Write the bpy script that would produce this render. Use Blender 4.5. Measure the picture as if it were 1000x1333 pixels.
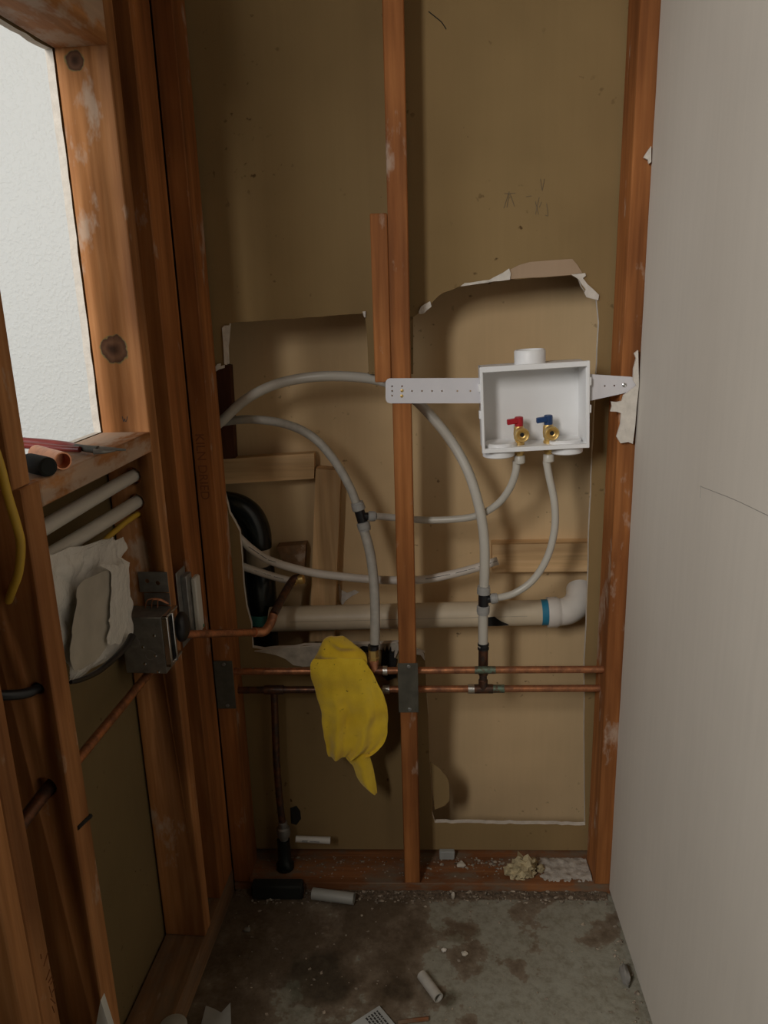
import bpy, bmesh, math, random
from mathutils import Vector, Matrix, noise
for o in list(bpy.data.objects): bpy.data.objects.remove(o)
S = bpy.context.scene; COL = S.collection
random.seed(7)

# ------------------------------------------------------------------ camera (solved from the photograph's vanishing points)
CX, CY, F = 500.0, 666.5, 1013.677
R = Matrix(((0.9986835, 0.04273505, -0.02837221), (-0.0159324, -0.26733149, -0.9634729), (-0.04875885, 0.96265653, -0.26629868)))
CAM = Vector((0, -1.56, 1.40))
cd = bpy.data.cameras.new('camera'); cam = bpy.data.objects.new('camera', cd); COL.objects.link(cam)
cd.sensor_fit = 'HORIZONTAL'; cd.sensor_width = 24.0; cd.lens = F / 1000 * 24.0; cd.clip_start = 0.02
M = Matrix.Identity(4)
for i in range(3):
    M[i][0] = R[0][i]; M[i][1] = -R[1][i]; M[i][2] = -R[2][i]; M[i][3] = CAM[i]
cam.matrix_world = M; S.camera = cam

# ------------------------------------------------------------------ world, daylight, exposure
w = bpy.data.worlds.new('world'); S.world = w; w.use_nodes = True
bg = w.node_tree.nodes['Background']; bg.inputs[0].default_value = (0.95, 0.97, 1.0, 1); bg.inputs[1].default_value = 0.010
def area(name, loc, target, sx, sy, energy, color):
    l = bpy.data.lights.new(name, 'AREA'); l.shape = 'RECTANGLE'; l.size = sx; l.size_y = sy; l.energy = energy; l.color = color
    o = bpy.data.objects.new(name, l); COL.objects.link(o); o.location = loc
    o.rotation_euler = (Vector(target) - Vector(loc)).to_track_quat('-Z', 'Y').to_euler(); return o
area('daylight_window', (-2.5, -1.75, 1.95), (-0.4, -0.35, 1.35), 1.5, 1.2, 23, (0.90, 0.96, 1.0))
area('room_light', (-1.02, -2.25, 2.12), (0.25, 0, 0.95), 0.55, 0.8, 42, (1.0, 0.965, 0.92))
vs = S.view_settings; vs.view_transform = 'Standard'; vs.look = 'None'; vs.exposure = 0.0; vs.gamma = 1.0; vs.use_curve_mapping = False

# ------------------------------------------------------------------ pixel -> point on a surface of the place
def ray(x, y): return R.transposed() @ Vector((x - CX, y - CY, F))
def B(x, y, Y):
    d = ray(x, y); return CAM + d * ((Y - CAM.y) / d.y)
FZ = 0.02                                       # floor level
def FL(x, y, z=FZ):
    d = ray(x, y); return CAM + d * ((z - CAM.z) / d.z)
XL = -0.469                                     # left wall: corner on the stud plane, 3 degrees out of square
DV = Vector((0.05198, 0.99865, 0)).normalized(); NL = Vector((-DV.y, DV.x, 0)); P0 = Vector((XL, 0, 0))
def W(u, v, z): return P0 - DV * u + NL * v + Vector((0, 0, z))
def LW(x, y, v=0.0):                            # pixel on the left wall's plane, v metres behind its room face
    q = P0 + NL * v; d = ray(x, y); return CAM + d * (((q - CAM) @ NL) / (d @ NL))
def UW(x, y, u):                                # pixel on a plane across the left wall
    q = P0 - DV * u; d = ray(x, y); return CAM + d * (((q - CAM) @ DV) / (d @ DV))
def ID(a, b, c): return Vector((a, b, c))

# ------------------------------------------------------------------ materials
def nt(name):
    m = bpy.data.materials.new(name); m.use_nodes = True; t = m.node_tree; return m, t, t.nodes['Principled BSDF']
def N(t, typ, **kw):
    n = t.nodes.new(typ)
    for k, v in kw.items():
        if k.startswith('i_'):
            key = k[2:]; n.inputs[int(key) if key.isdigit() else key].default_value = v
        else: setattr(n, k, v)
    return n
def c4(c): return (c[0], c[1], c[2], 1)
def ramp(t, fac, stops):
    r = N(t, 'ShaderNodeValToRGB'); e = r.color_ramp.elements
    while len(e) < len(stops): e.new(0.5)
    for k, (p, c) in enumerate(stops): e[k].position = p; e[k].color = c4(c) if len(c) == 3 else c
    t.links.new(fac, r.inputs[0]); return r.outputs[0]
def mix(t, fac, a, b, mode='MIX'):
    m = N(t, 'ShaderNodeMix', data_type='RGBA', blend_type=mode)
    for s, v in ((0, fac), (6, a), (7, b)):
        if hasattr(v, 'is_linked'): t.links.new(v, m.inputs[s])
        else: m.inputs[s].default_value = v if s == 0 else c4(v)
    return m.outputs[2]
def coords(t, scale=(1, 1, 1), rnd=True):
    tc = N(t, 'ShaderNodeTexCoord'); mp = N(t, 'ShaderNodeMapping'); mp.inputs['Scale'].default_value = scale
    if rnd:
        oi = N(t, 'ShaderNodeObjectInfo'); ad = N(t, 'ShaderNodeVectorMath', operation='MULTIPLY_ADD')
        cb = N(t, 'ShaderNodeCombineXYZ')
        for k in range(3): t.links.new(oi.outputs['Random'], cb.inputs[k])
        t.links.new(cb.outputs[0], ad.inputs[0]); ad.inputs[1].default_value = (7.3, 5.1, 9.7); t.links.new(tc.outputs['Object'], ad.inputs[2])
        t.links.new(ad.outputs[0], mp.inputs[0])
    else: t.links.new(tc.outputs['Object'], mp.inputs[0])
    return mp.outputs[0], tc.outputs['Object']
def noi(t, vec, scale, detail=4, rough=0.55):
    n = N(t, 'ShaderNodeTexNoise'); n.inputs['Scale'].default_value = scale; n.inputs['Detail'].default_value = detail; n.inputs['Roughness'].default_value = rough
    t.links.new(vec, n.inputs['Vector']); return n.outputs[0]
def bump(t, p, h, strength, dist=0.001):
    b = N(t, 'ShaderNodeBump'); b.inputs['Strength'].default_value = strength; b.inputs['Distance'].default_value = dist
    t.links.new(h, b.inputs['Height']); t.links.new(b.outputs[0], p.inputs['Normal'])

def wood(name, cols, axis='z', smear=0.62, knots=(), rough=0.72, dirt=0.0):
    m, t, p = nt(name)
    k = 'xyz'.index(axis); sc = [1, 1, 1]; sc[k] = 0.05
    v, obj = coords(t, sc); ss = [1, 1, 1]; ss[k] = 0.45
    v2, _ = coords(t, ss)
    g = noi(t, v, 95, 5, 0.6); g2 = noi(t, v, 26, 3); g3 = noi(t, v2, 5, 3)
    a = ramp(t, g, [(0.22, cols[0]), (0.5, cols[1]), (0.80, cols[2])])
    dk = ramp(t, g2, [(0.38, (0.72, 0.68, 0.62)), (0.62, (1.12, 1.08, 1.02))])
    a = mix(t, 1.0, a, dk, 'MULTIPLY')
    st = ramp(t, g3, [(0.36, (0.60, 0.52, 0.46)), (0.54, (1.08, 1.08, 1.08))])
    a = mix(t, 0.75, a, st, 'MULTIPLY')
    if dirt:
        d = ramp(t, noi(t, v2, 22, 6, 0.7), [(0.44, (0, 0, 0)), (0.62, (dirt, dirt, dirt))])
        a = mix(t, d, a, (0.17, 0.135, 0.095))
    s = noi(t, v2, 14, 5, 0.65)
    sm = ramp(t, s, [(smear, (0, 0, 0)), (smear + 0.09, (0.62, 0.62, 0.62))])
    a = mix(t, sm, a, (0.52, 0.42, 0.33))
    for (kx, ky, kz, r) in knots:
        sub = N(t, 'ShaderNodeVectorMath', operation='DISTANCE'); t.links.new(obj, sub.inputs[0]); sub.inputs[1].default_value = (kx, ky, kz)
        dn = N(t, 'ShaderNodeMath', operation='MULTIPLY_ADD'); t.links.new(noi(t, obj, 55, 2), dn.inputs[0]); dn.inputs[1].default_value = r * 0.6; t.links.new(sub.outputs['Value'], dn.inputs[2])
        kk = ramp(t, dn.outputs[0], [(r * 0.35, (0.03, 0.012, 0.005)), (r * 0.8, (0.13, 0.06, 0.03)), (r * 1.15, (0.05, 0.02, 0.008)), (r * 1.32, (1, 1, 1))])
        a = mix(t, 1.0, a, kk, 'DARKEN')
    t.links.new(a, p.inputs['Base Color']); p.inputs['Roughness'].default_value = rough; p.inputs['Specular IOR Level'].default_value = 0.3
    bump(t, p, g, 0.35, 0.0006); return m
RED = ((0.24, 0.088, 0.024), (0.34, 0.130, 0.038), (0.43, 0.18, 0.06))
TAN = ((0.30, 0.125, 0.04), (0.42, 0.19, 0.07), (0.52, 0.26, 0.11))
PINE = ((0.56, 0.37, 0.19), (0.70, 0.48, 0.26), (0.78, 0.57, 0.34))
DARKW = ((0.07, 0.025, 0.012), (0.10, 0.035, 0.016), (0.13, 0.05, 0.022))
WZ = wood('red_fir_z', RED, 'z', 0.59); WX = wood('red_fir_x', ((0.17, 0.065, 0.025), (0.25, 0.10, 0.038), (0.33, 0.15, 0.06)), 'x', 0.66, dirt=0.85); WY = wood('red_fir_y', TAN, 'y', 0.44)
WYD = wood('dirty_plate_wood', ((0.2, 0.11, 0.055), (0.26, 0.15, 0.08), (0.32, 0.2, 0.11)), 'y', 0.6, dirt=0.5)
TZ = wood('tan_fir_z', TAN, 'z', 0.60); PX = wood('pine_x', PINE, 'x', 0.8); PZ = wood('pine_z', PINE, 'z', 0.8); DZ = wood('dark_wood', DARKW, 'z', 0.9)

def plain(name, col, rough=0.5, metal=0.0, var=0.12, scale=20, bmp=0.0, spec=0.5, trans=0.0, bscale=None):
    m, t, p = nt(name); v, _ = coords(t); n = noi(t, v, scale, 4)
    lo = [max(0, c * (1 - var)) for c in col]; hi = [min(1, c * (1 + var)) for c in col]
    t.links.new(ramp(t, n, [(0.3, lo), (0.7, hi)]), p.inputs['Base Color'])
    p.inputs['Roughness'].default_value = rough; p.inputs['Metallic'].default_value = metal; p.inputs['Specular IOR Level'].default_value = spec
    if trans: p.inputs['Transmission Weight'].default_value = trans
    if bmp: bump(t, p, noi(t, v, bscale or scale * 3, 3), bmp, 0.002)
    return m
def paper(name, col, blotch=0.10, specks=True):
    m, t, p = nt(name); v, _ = coords(t, rnd=False)
    big = noi(t, v, 3.2, 3); fine = noi(t, v, 260, 2); mp = N(t, 'ShaderNodeMapping'); mp.inputs['Scale'].default_value = (90, 90, 5); t.links.new(v, mp.inputs[0])
    st = noi(t, mp.outputs[0], 1.0, 3)
    a = ramp(t, big, [(0.3, [c * (1 - blotch) for c in col]), (0.7, [c * (1 + blotch) for c in col])])
    a = mix(t, 0.22, a, ramp(t, st, [(0.3, (0.9, 0.9, 0.9)), (0.7, (1.06, 1.06, 1.06))]), 'MULTIPLY')
    if specks:
        sp = ramp(t, noi(t, v, 70, 2, 0.4), [(0.70, (1, 1, 1)), (0.76, (0.35, 0.3, 0.28))])
        rg = ramp(t, noi(t, v, 6, 2), [(0.52, (0, 0, 0)), (0.62, (1, 1, 1))])
        a = mix(t, rg, a, mix(t, 1.0, a, sp, 'MULTIPLY'))
    t.links.new(a, p.inputs['Base Color']); p.inputs['Roughness'].default_value = 0.92; p.inputs['Specular IOR Level'].default_value = 0.15
    bump(t, p, fine, 0.15, 0.0004); return m
PAPER = paper('brown_drywall_paper', (0.275, 0.186, 0.084)); PAPER_LIT = paper('lit_tan_drywall_paper', (0.68, 0.49, 0.275))  # rear sheet: the same paper with extra light put into its colour
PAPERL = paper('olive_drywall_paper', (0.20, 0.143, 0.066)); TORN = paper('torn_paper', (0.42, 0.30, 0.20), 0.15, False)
GREY = paper('grey_drywall_face', (0.61, 0.57, 0.508), 0.03, False)
GYP = plain('gypsum', (0.66, 0.61, 0.54), 0.95, var=0.10, scale=60, bmp=0.6, spec=0.1)
GYPD = plain('dusty_gypsum', (0.50, 0.45, 0.37), 0.95, var=0.22, scale=40, bmp=0.6, spec=0.1)
def orange_peel():
    m, t, p = nt('white_orange_peel_paint'); v, _ = coords(t, rnd=False); p.inputs['Base Color'].default_value = (0.68, 0.695, 0.68, 1)
    p.inputs['Roughness'].default_value = 0.55; n = noi(t, v, 150, 2, 0.45); bump(t, p, ramp(t, n, [(0.45, (0, 0, 0)), (0.70, (1, 1, 1))]), 0.38, 0.0018); return m
WHITE_WALL = orange_peel()
def concrete():
    m, t, p = nt('dirty_concrete'); v, _ = coords(t, rnd=False)
    geo = N(t, 'ShaderNodeNewGeometry'); P = geo.outputs['Position']; sx = N(t, 'ShaderNodeSeparateXYZ'); t.links.new(P, sx.inputs[0])
    def lin(x, kx, y, ky, nz, kn, c):
        a1 = N(t, 'ShaderNodeMath', operation='MULTIPLY_ADD'); t.links.new(x, a1.inputs[0]); a1.inputs[1].default_value = kx; a1.inputs[2].default_value = c
        a2 = N(t, 'ShaderNodeMath', operation='MULTIPLY_ADD'); t.links.new(y, a2.inputs[0]); a2.inputs[1].default_value = ky; t.links.new(a1.outputs[0], a2.inputs[2])
        a3 = N(t, 'ShaderNodeMath', operation='MULTIPLY_ADD'); t.links.new(nz, a3.inputs[0]); a3.inputs[1].default_value = kn; t.links.new(a2.outputs[0], a3.inputs[2]); return a3.outputs[0]
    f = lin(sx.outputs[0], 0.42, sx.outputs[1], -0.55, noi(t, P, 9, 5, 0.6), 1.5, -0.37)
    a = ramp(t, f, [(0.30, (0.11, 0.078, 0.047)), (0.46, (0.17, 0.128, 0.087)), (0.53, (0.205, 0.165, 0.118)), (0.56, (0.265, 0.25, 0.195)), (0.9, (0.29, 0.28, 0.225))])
    def stain(cx_, cy_, r, col):
        d = N(t, 'ShaderNodeVectorMath', operation='DISTANCE'); t.links.new(P, d.inputs[0]); d.inputs[1].default_value = (cx_, cy_, FZ)
        q = N(t, 'ShaderNodeMath', operation='MULTIPLY_ADD'); t.links.new(noi(t, P, 16, 4), q.inputs[0]); q.inputs[1].default_value = r * 1.6; t.links.new(d.outputs['Value'], q.inputs[2])
        return ramp(t, q.outputs[0], [(r * 1.35, col), (r * 1.75, (1, 1, 1))])
    for px, py, r, col in ((412, 1275, 0.085, (0.50, 0.50, 0.45)), (585, 1300, 0.025, (0.5, 0.48, 0.42)), (520, 1290, 0.04, (0.55, 0.52, 0.45)), (600, 1215, 0.05, (0.68, 0.62, 0.55))):
        c_ = FL(px, py); a = mix(t, 1.0, a, stain(c_.x, c_.y, r, col), 'MULTIPLY')
    b = ramp(t, noi(t, v, 55, 5, 0.7), [(0.34, (0.72, 0.68, 0.62)), (0.55, (1.0, 1.0, 1.0)), (0.75, (1.12, 1.1, 1.06))])
    a = mix(t, 1.0, a, b, 'MULTIPLY')
    t.links.new(a, p.inputs['Base Color']); p.inputs['Roughness'].default_value = 0.9; bump(t, p, noi(t, v, 60, 5, 0.7), 0.5, 0.003); return m
CONC = concrete()
def copper(name, base, dark, amt, green=0.0):
    m, t, p = nt(name); v, _ = coords(t)
    n = noi(t, v, 45, 5, 0.65)
    f = ramp(t, n, [(0.5 - 0.35 * amt, (0, 0, 0)), (0.78 - 0.35 * amt, (1, 1, 1))])
    a = mix(t, f, base, dark)
    if green: a = mix(t, ramp(t, noi(t, v, 130, 4, 0.7), [(0.40, (0, 0, 0)), (0.56, (green, green, green))]), a, (0.19, 0.28, 0.21))
    t.links.new(a, p.inputs['Base Color'])
    mr = ramp(t, n, [(0.4, (0.9, 0.9, 0.9)), (0.7, (0.35, 0.35, 0.35))]); t.links.new(mr, p.inputs['Metallic']); p.inputs['Roughness'].default_value = 0.42
    bump(t, p, n, 0.25, 0.001); return m
CU = copper('copper', (0.62, 0.27, 0.13), (0.22, 0.09, 0.045), 0.35); CUD = copper('tarnished_copper', (0.27, 0.12, 0.065), (0.07, 0.045, 0.035), 0.6)
CUG = copper('verdigris_copper', (0.30, 0.17, 0.1), (0.10, 0.08, 0.06), 0.5, 0.9); CUB = copper('bright_copper', (0.78, 0.36, 0.2), (0.5, 0.2, 0.1), 0.1)
BRASS = copper('brass', (0.72, 0.50, 0.18), (0.50, 0.32, 0.10), 0.15)
SOLDER = plain('solder', (0.62, 0.60, 0.56), 0.35, 1.0, 0.1, 80, 0.3)
PEX = plain('white_pex', (0.55, 0.52, 0.455), 0.32, var=0.03); PEXW = plain('printed_white_pex', (0.66, 0.60, 0.53), 0.4, var=0.05)
PEXG = plain('grey_pex_dusty', (0.44, 0.415, 0.365), 0.45, var=0.12, scale=60)
NUT = plain('grey_nut_plastic', (0.36, 0.355, 0.34), 0.4, var=0.05); BLK = plain('black_plastic', (0.012, 0.012, 0.014), 0.35, var=0.2)
ABS = plain('black_abs', (0.008, 0.012, 0.012), 0.25, var=0.2); INK = plain('ink', (0.03, 0.027, 0.025), 0.8)
BOXW = plain('white_box_plastic', (0.84, 0.84, 0.84), 0.42, var=0.01); STRAP = plain('white_strap_plastic', (0.66, 0.64, 0.66), 0.5, var=0.02)
REDP = plain('red_handle', (0.42, 0.012, 0.022), 0.35, var=0.05); BLUEP = plain('blue_handle', (0.010, 0.045, 0.15), 0.35, var=0.05)
PVC = plain('aged_white_pvc', (0.64, 0.54, 0.39), 0.45, var=0.13, scale=9); PVCN = plain('new_white_pvc', (0.70, 0.66, 0.60), 0.4, var=0.04)
PRIMER = plain('blue_primer', (0.02, 0.20, 0.33), 0.5); TEAL = plain('teal_primer', (0.05, 0.22, 0.20), 0.5)
STEEL = plain('galvanised_steel', (0.30, 0.30, 0.29), 0.48, 0.75, 0.2, 50, 0.15); STEELD = plain('dull_steel_plate', (0.080, 0.074, 0.056), 0.65, 0.0, 0.25, 40)
CHROME = plain('zinc_plated_steel', (0.60, 0.60, 0.60), 0.25, 1.0, 0.08); YCABLE = plain('yellow_cable_jacket', (0.55, 0.34, 0.035), 0.5, var=0.08)
def towel_mat():
    m, t, p = nt('yellow_microfibre'); v, _ = coords(t, rnd=False)
    a = ramp(t, noi(t, v, 14, 4), [(0.3, (0.76, 0.49, 0.022)), (0.6, (0.93, 0.65, 0.045)), (0.8, (0.95, 0.71, 0.08))])
    d = ramp(t, noi(t, v, 90, 3, 0.6), [(0.68, (1, 1, 1)), (0.75, (0.25, 0.16, 0.1))]); a = mix(t, 1.0, a, d, 'MULTIPLY')
    gr = ramp(t, noi(t, v, 11, 3), [(0.62, (0, 0, 0)), (0.75, (0.4, 0.4, 0.4))]); a = mix(t, gr, a, (0.42, 0.36, 0.16))
    t.links.new(a, p.inputs['Base Color']); p.inputs['Roughness'].default_value = 0.95; p.inputs['Sheen Weight'].default_value = 0.35; p.inputs['Specular IOR Level'].default_value = 0.1
    bump(t, p, noi(t, v, 420, 3, 0.7), 0.7, 0.0025); return m
TOWEL = towel_mat()
def bag_mat():
    m, t, p = nt('clear_bag_plastic'); p.inputs['Base Color'].default_value = (0.86, 0.83, 0.76, 1); p.inputs['Roughness'].default_value = 0.22
    p.inputs['Alpha'].default_value = 0.78; v, _ = coords(t, rnd=False); bump(t, p, noi(t, v, 45, 4, 0.6), 0.8, 0.005); return m
BAG = bag_mat(); TUFT = plain('insulation_yellow', (0.47, 0.39, 0.235), 0.95, var=0.25, scale=90, bmp=0.8, spec=0.1)
SCRAP = plain('white_drywall_scrap', (0.62, 0.61, 0.57), 0.9, var=0.05); PAPERW = plain('dirty_white_paper', (0.40, 0.41, 0.39), 0.85, var=0.12)
GREYP = plain('grey_plastic_tube', (0.36, 0.36, 0.33), 0.5, var=0.06); MARO = plain('dark_red_grip', (0.16, 0.02, 0.015), 0.4)
SOOT_HOLE = plain('soot_and_hole_black', (0.012, 0.011, 0.01), 0.95); DUST = plain('drywall_dust', (0.42, 0.38, 0.33), 0.95, var=0.25, scale=70, bmp=0.8, spec=0.1)
CRUMB = plain('plaster_crumbs', (0.27, 0.22, 0.165), 0.95, var=0.75, scale=90); PENCIL = plain('pencil', (0.17, 0.125, 0.075), 0.9); STAMP = plain('stamp_ink', (0.19, 0.064, 0.02), 0.9)
RUBBER = plain('black_rubber', (0.018, 0.02, 0.018), 0.75, spec=0.25); ROCK = plain('grey_chunk', (0.22, 0.21, 0.19), 0.9, var=0.2)

# ------------------------------------------------------------------ mesh builder
class MB:
    def __init__(s): s.bm = bmesh.new()
    def box(s, lo, hi, Fm=ID, bevel=0.0015, mi=0):
        c = [s.bm.verts.new(Fm(*[(lo, hi)[(k >> a) & 1][a] for a in range(3)])) for k in range(8)]
        fs = [s.bm.faces.new([c[i] for i in q]) for q in ((0, 2, 3, 1), (4, 5, 7, 6), (0, 1, 5, 4), (2, 6, 7, 3), (0, 4, 6, 2), (1, 3, 7, 5))]
        for f in fs: f.material_index = mi
        bmesh.ops.recalc_face_normals(s.bm, faces=fs)
        if bevel:
            es = {e for f in fs for e in f.edges}; r = bmesh.ops.bevel(s.bm, geom=list(es), offset=bevel, segments=1, affect='EDGES', profile=0.5)
            for f in r['faces']: f.material_index = mi
        return s
    def tube(s, pts, r, n=14, cap=True, mi=0, flat=1.0, smooth_path=True, hollow=0.0):
        pts = [Vector(p) for p in pts]
        if smooth_path and len(pts) > 2:
            out = []
            for i in range(len(pts) - 1):
                p0, p1, p2, p3 = pts[max(0, i - 1)], pts[i], pts[i + 1], pts[min(len(pts) - 1, i + 2)]
                for k in range(6):
                    u = k / 6; out.append(0.5 * ((2 * p1) + (p2 - p0) * u + (2 * p0 - 5 * p1 + 4 * p2 - p3) * u * u + (3 * p1 - p0 - 3 * p2 + p3) * u ** 3))
            pts = out + [pts[-1]]
        rs = r if isinstance(r, (list, tuple)) else [r] * len(pts)
        if len(rs) != len(pts): rs = [rs[0] + (rs[-1] - rs[0]) * i / (len(pts) - 1) for i in range(len(pts))]
        nrm = None; rings = []
        for i, p in enumerate(pts):
            tg = (pts[min(i + 1, len(pts) - 1)] - pts[max(i - 1, 0)]).normalized()
            if nrm is None:
                nrm = tg.cross(Vector((0, 0, 1)));
                if nrm.length < 1e-3: nrm = tg.cross(Vector((1, 0, 0)))
            nrm = (nrm - tg * nrm.dot(tg)).normalized(); bn = tg.cross(nrm)
            rings.append([s.bm.verts.new(p + (nrm * math.cos(a) * flat + bn * math.sin(a)) * rs[i]) for a in [2 * math.pi * k / n for k in range(n)]])
        for a, b in zip(rings, rings[1:]):
            for k in range(n):
                f = s.bm.faces.new((a[k], a[(k + 1) % n], b[(k + 1) % n], b[k])); f.smooth = True; f.material_index = mi
        if hollow:
            for ring, q, q2 in ((rings[0], pts[0], pts[1]), (rings[-1], pts[-1], pts[-2])):
                inn = [s.bm.verts.new(q + (v.co - q) * hollow) for v in ring]; d = (q2 - q).normalized() * 0.02
                deep = [s.bm.verts.new(v.co + d) for v in inn]
                for k in range(n):
                    j = (k + 1) % n
                    s.bm.faces.new((ring[k], ring[j], inn[j], inn[k])).material_index = mi
                    s.bm.faces.new((inn[k], inn[j], deep[j], deep[k])).material_index = mi
                s.bm.faces.new(deep).material_index = mi
        elif cap:
            for ring in (rings[0], rings[-1]):
                f = s.bm.faces.new(ring); f.material_index = mi
        return s
    def cyl(s, a, b, r, n=18, mi=0, **k): return s.tube([a, b], r, n, True, mi, smooth_path=False, **k)
    def lathe(s, base, axis, prof, n=20, mi=0):          # prof: (radius, height) along axis
        ax = Vector(axis).normalized(); a = ax.cross(Vector((0, 0, 1)))
        if a.length < 1e-3: a = Vector((1, 0, 0))
        a.normalize(); b = ax.cross(a); base = Vector(base); rings = []
        for r, h in prof:
            rings.append([s.bm.verts.new(base + ax * h + (a * math.cos(q) + b * math.sin(q)) * max(r, 1e-5)) for q in [2 * math.pi * k / n for k in range(n)]])
        for p, q in zip(rings, rings[1:]):
            for k in range(n):
                f = s.bm.faces.new((p[k], p[(k + 1) % n], q[(k + 1) % n], q[k])); f.smooth = True; f.material_index = mi
        s.bm.faces.new(rings[0]).material_index = mi; s.bm.faces.new(rings[-1]).material_index = mi
        return s
    def prism(s, outline, off, holes=(), mi=0, side=None):   # outline: coplanar points; off: thickness vector
        tmp = bmesh.new(); off = Vector(off); edges = []
        for loop in [outline] + list(holes):
            vs_ = [tmp.verts.new(p) for p in loop]
            for i in range(len(vs_)): edges.append(tmp.edges.new((vs_[i], vs_[(i + 1) % len(vs_)])))
        bmesh.ops.triangle_fill(tmp, use_beauty=True, use_dissolve=False, edges=edges)
        tmp.verts.index_update()
        va = [s.bm.verts.new(v.co) for v in tmp.verts]; vb = [s.bm.verts.new(v.co + off) for v in tmp.verts]; new = []
        for f in tmp.faces:
            ix = [v.index for v in f.verts]
            new.append(s.bm.faces.new([va[i] for i in ix])); new.append(s.bm.faces.new([vb[i] for i in reversed(ix)]))
        for f in new: f.material_index = mi
        for e in tmp.edges:
            if len(e.link_faces) == 1:
                i, j = e.verts[0].index, e.verts[1].index
                f = s.bm.faces.new((va[i], va[j], vb[j], vb[i])); f.material_index = mi if side is None else side; new.append(f)
        tmp.free(); bmesh.ops.recalc_face_normals(s.bm, faces=new); return s
    def sheet(s, rows, thick, nx=16, fold=None, amp=0.0, seed=0.0, freq=30, mi=0):
        # rows: (left point, right point) pairs from top to bottom: a soft closed body between them
        ny = len(rows); fr = []; bk = []
        for j, (l, r) in enumerate(rows):
            a = []; b = []
            for i in range(nx + 1):
                u = i / nx; p = Vector(l).lerp(Vector(r), u); e = (1 - (2 * u - 1) ** 4) * (1 - (2 * j / (ny - 1) - 1) ** 8 * 0.9)
                k = (fold(u, j / (ny - 1)) if fold else 0.0)
                q = p + Vector((0, 1, 0)) * k + noise.noise_vector(p * freq + Vector((seed, 0, 0))) * amp
                a.append(q - Vector((0, thick * (0.12 + 0.88 * e) / 2, 0))); b.append(q + Vector((0, thick * (0.12 + 0.88 * e) / 2, 0)))
            fr.append([s.bm.verts.new(p) for p in a]); bk.append([s.bm.verts.new(p) for p in b])
        fs = []
        for j in range(ny - 1):
            for i in range(nx):
                fs.append(s.bm.faces.new((fr[j][i], fr[j][i + 1], fr[j + 1][i + 1], fr[j + 1][i]))); fs.append(s.bm.faces.new((bk[j][i + 1], bk[j][i], bk[j + 1][i], bk[j + 1][i + 1])))
            fs.append(s.bm.faces.new((fr[j][0], fr[j + 1][0], bk[j + 1][0], bk[j][0]))); fs.append(s.bm.faces.new((fr[j][nx], bk[j][nx], bk[j + 1][nx], fr[j + 1][nx])))
        for i in range(nx):
            fs.append(s.bm.faces.new((fr[0][i], bk[0][i], bk[0][i + 1], fr[0][i + 1]))); fs.append(s.bm.faces.new((fr[-1][i], fr[-1][i + 1], bk[-1][i + 1], bk[-1][i])))
        for f in fs: f.smooth = True; f.material_index = mi
        bmesh.ops.recalc_face_normals(s.bm, faces=fs); return s
    def lump(s, c, r, sub=2, amp=0.35, freq=60, seed=0, squash=(1, 1, 1), mi=0):
        g = bmesh.ops.create_icosphere(s.bm, subdivisions=sub, radius=1.0)
        for v in g['verts']:
            d = v.co.normalized(); k = 1 + amp * noise.noise(d * 2.3 + Vector((seed, seed * 1.7, 0))) + amp * 0.5 * noise.noise(d * 6 + Vector((0, seed, 0)))
            v.co = Vector(c) + Vector((d.x * squash[0], d.y * squash[1], d.z * squash[2])) * r * k
        for f in {f for v in g['verts'] for f in v.link_faces}: f.material_index = mi
        return s
    def build(s, name, mats, parent=None, sub=0):
        if not isinstance(mats, (list, tuple)): mats = [mats]
        me = bpy.data.meshes.new(name); co = [v.co for v in s.bm.verts]
        lo = [min(c[k] for c in co) for k in range(3)]; hi = [max(c[k] for c in co) for k in range(3)]
        org = Vector(((lo[0] + hi[0]) / 2, (lo[1] + hi[1]) / 2, lo[2]))
        bmesh.ops.translate(s.bm, verts=s.bm.verts, vec=-org); s.bm.to_mesh(me); s.bm.free(); me.set_sharp_from_angle(angle=math.radians(42))
        for m in mats: me.materials.append(m)
        o = bpy.data.objects.new(name, me); COL.objects.link(o); o.location = org
        if parent is not None: o.parent = parent; o.location = org - WLOC[parent.name]
        WLOC[o.name] = org
        if sub: md = o.modifiers.new('smooth', 'SUBSURF'); md.levels = sub; md.render_levels = sub
        return o
WLOC = {}
def tag(o, label, cat, group=None, kind=None):
    o['label'] = label; o['category'] = cat
    if group: o['group'] = group
    if kind: o['kind'] = kind
    return o
def thing(name, loc, label, cat, group=None):
    o = bpy.data.objects.new(name, None); COL.objects.link(o); o.location = loc; o.empty_display_size = 0.02; WLOC[o.name] = Vector(loc); return tag(o, label, cat, group)
def struct(o, label=None):
    o['kind'] = 'structure'
    if label: o['label'] = label
    return o
def board(name, lo, hi, Fm=ID, mat=WZ, bevel=0.002): return MB().box(lo, hi, Fm, bevel).build(name, mat)
def cut(o, cutters):                              # drill real holes
    bpy.context.view_layer.update()
    cs = []
    for a, b, r in cutters:
        c = MB().cyl(a, b, r, 20).build('drill', []); c.location = c.location; cs.append(c)
        md = o.modifiers.new('hole', 'BOOLEAN'); md.object = c; md.operation = 'DIFFERENCE'; md.solver = 'EXACT'
    dg = bpy.context.evaluated_depsgraph_get(); dg.update(); me = bpy.data.meshes.new_from_object(o.evaluated_get(dg)); o.modifiers.clear(); o.data = me
    for c in cs: bpy.data.objects.remove(c)
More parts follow.
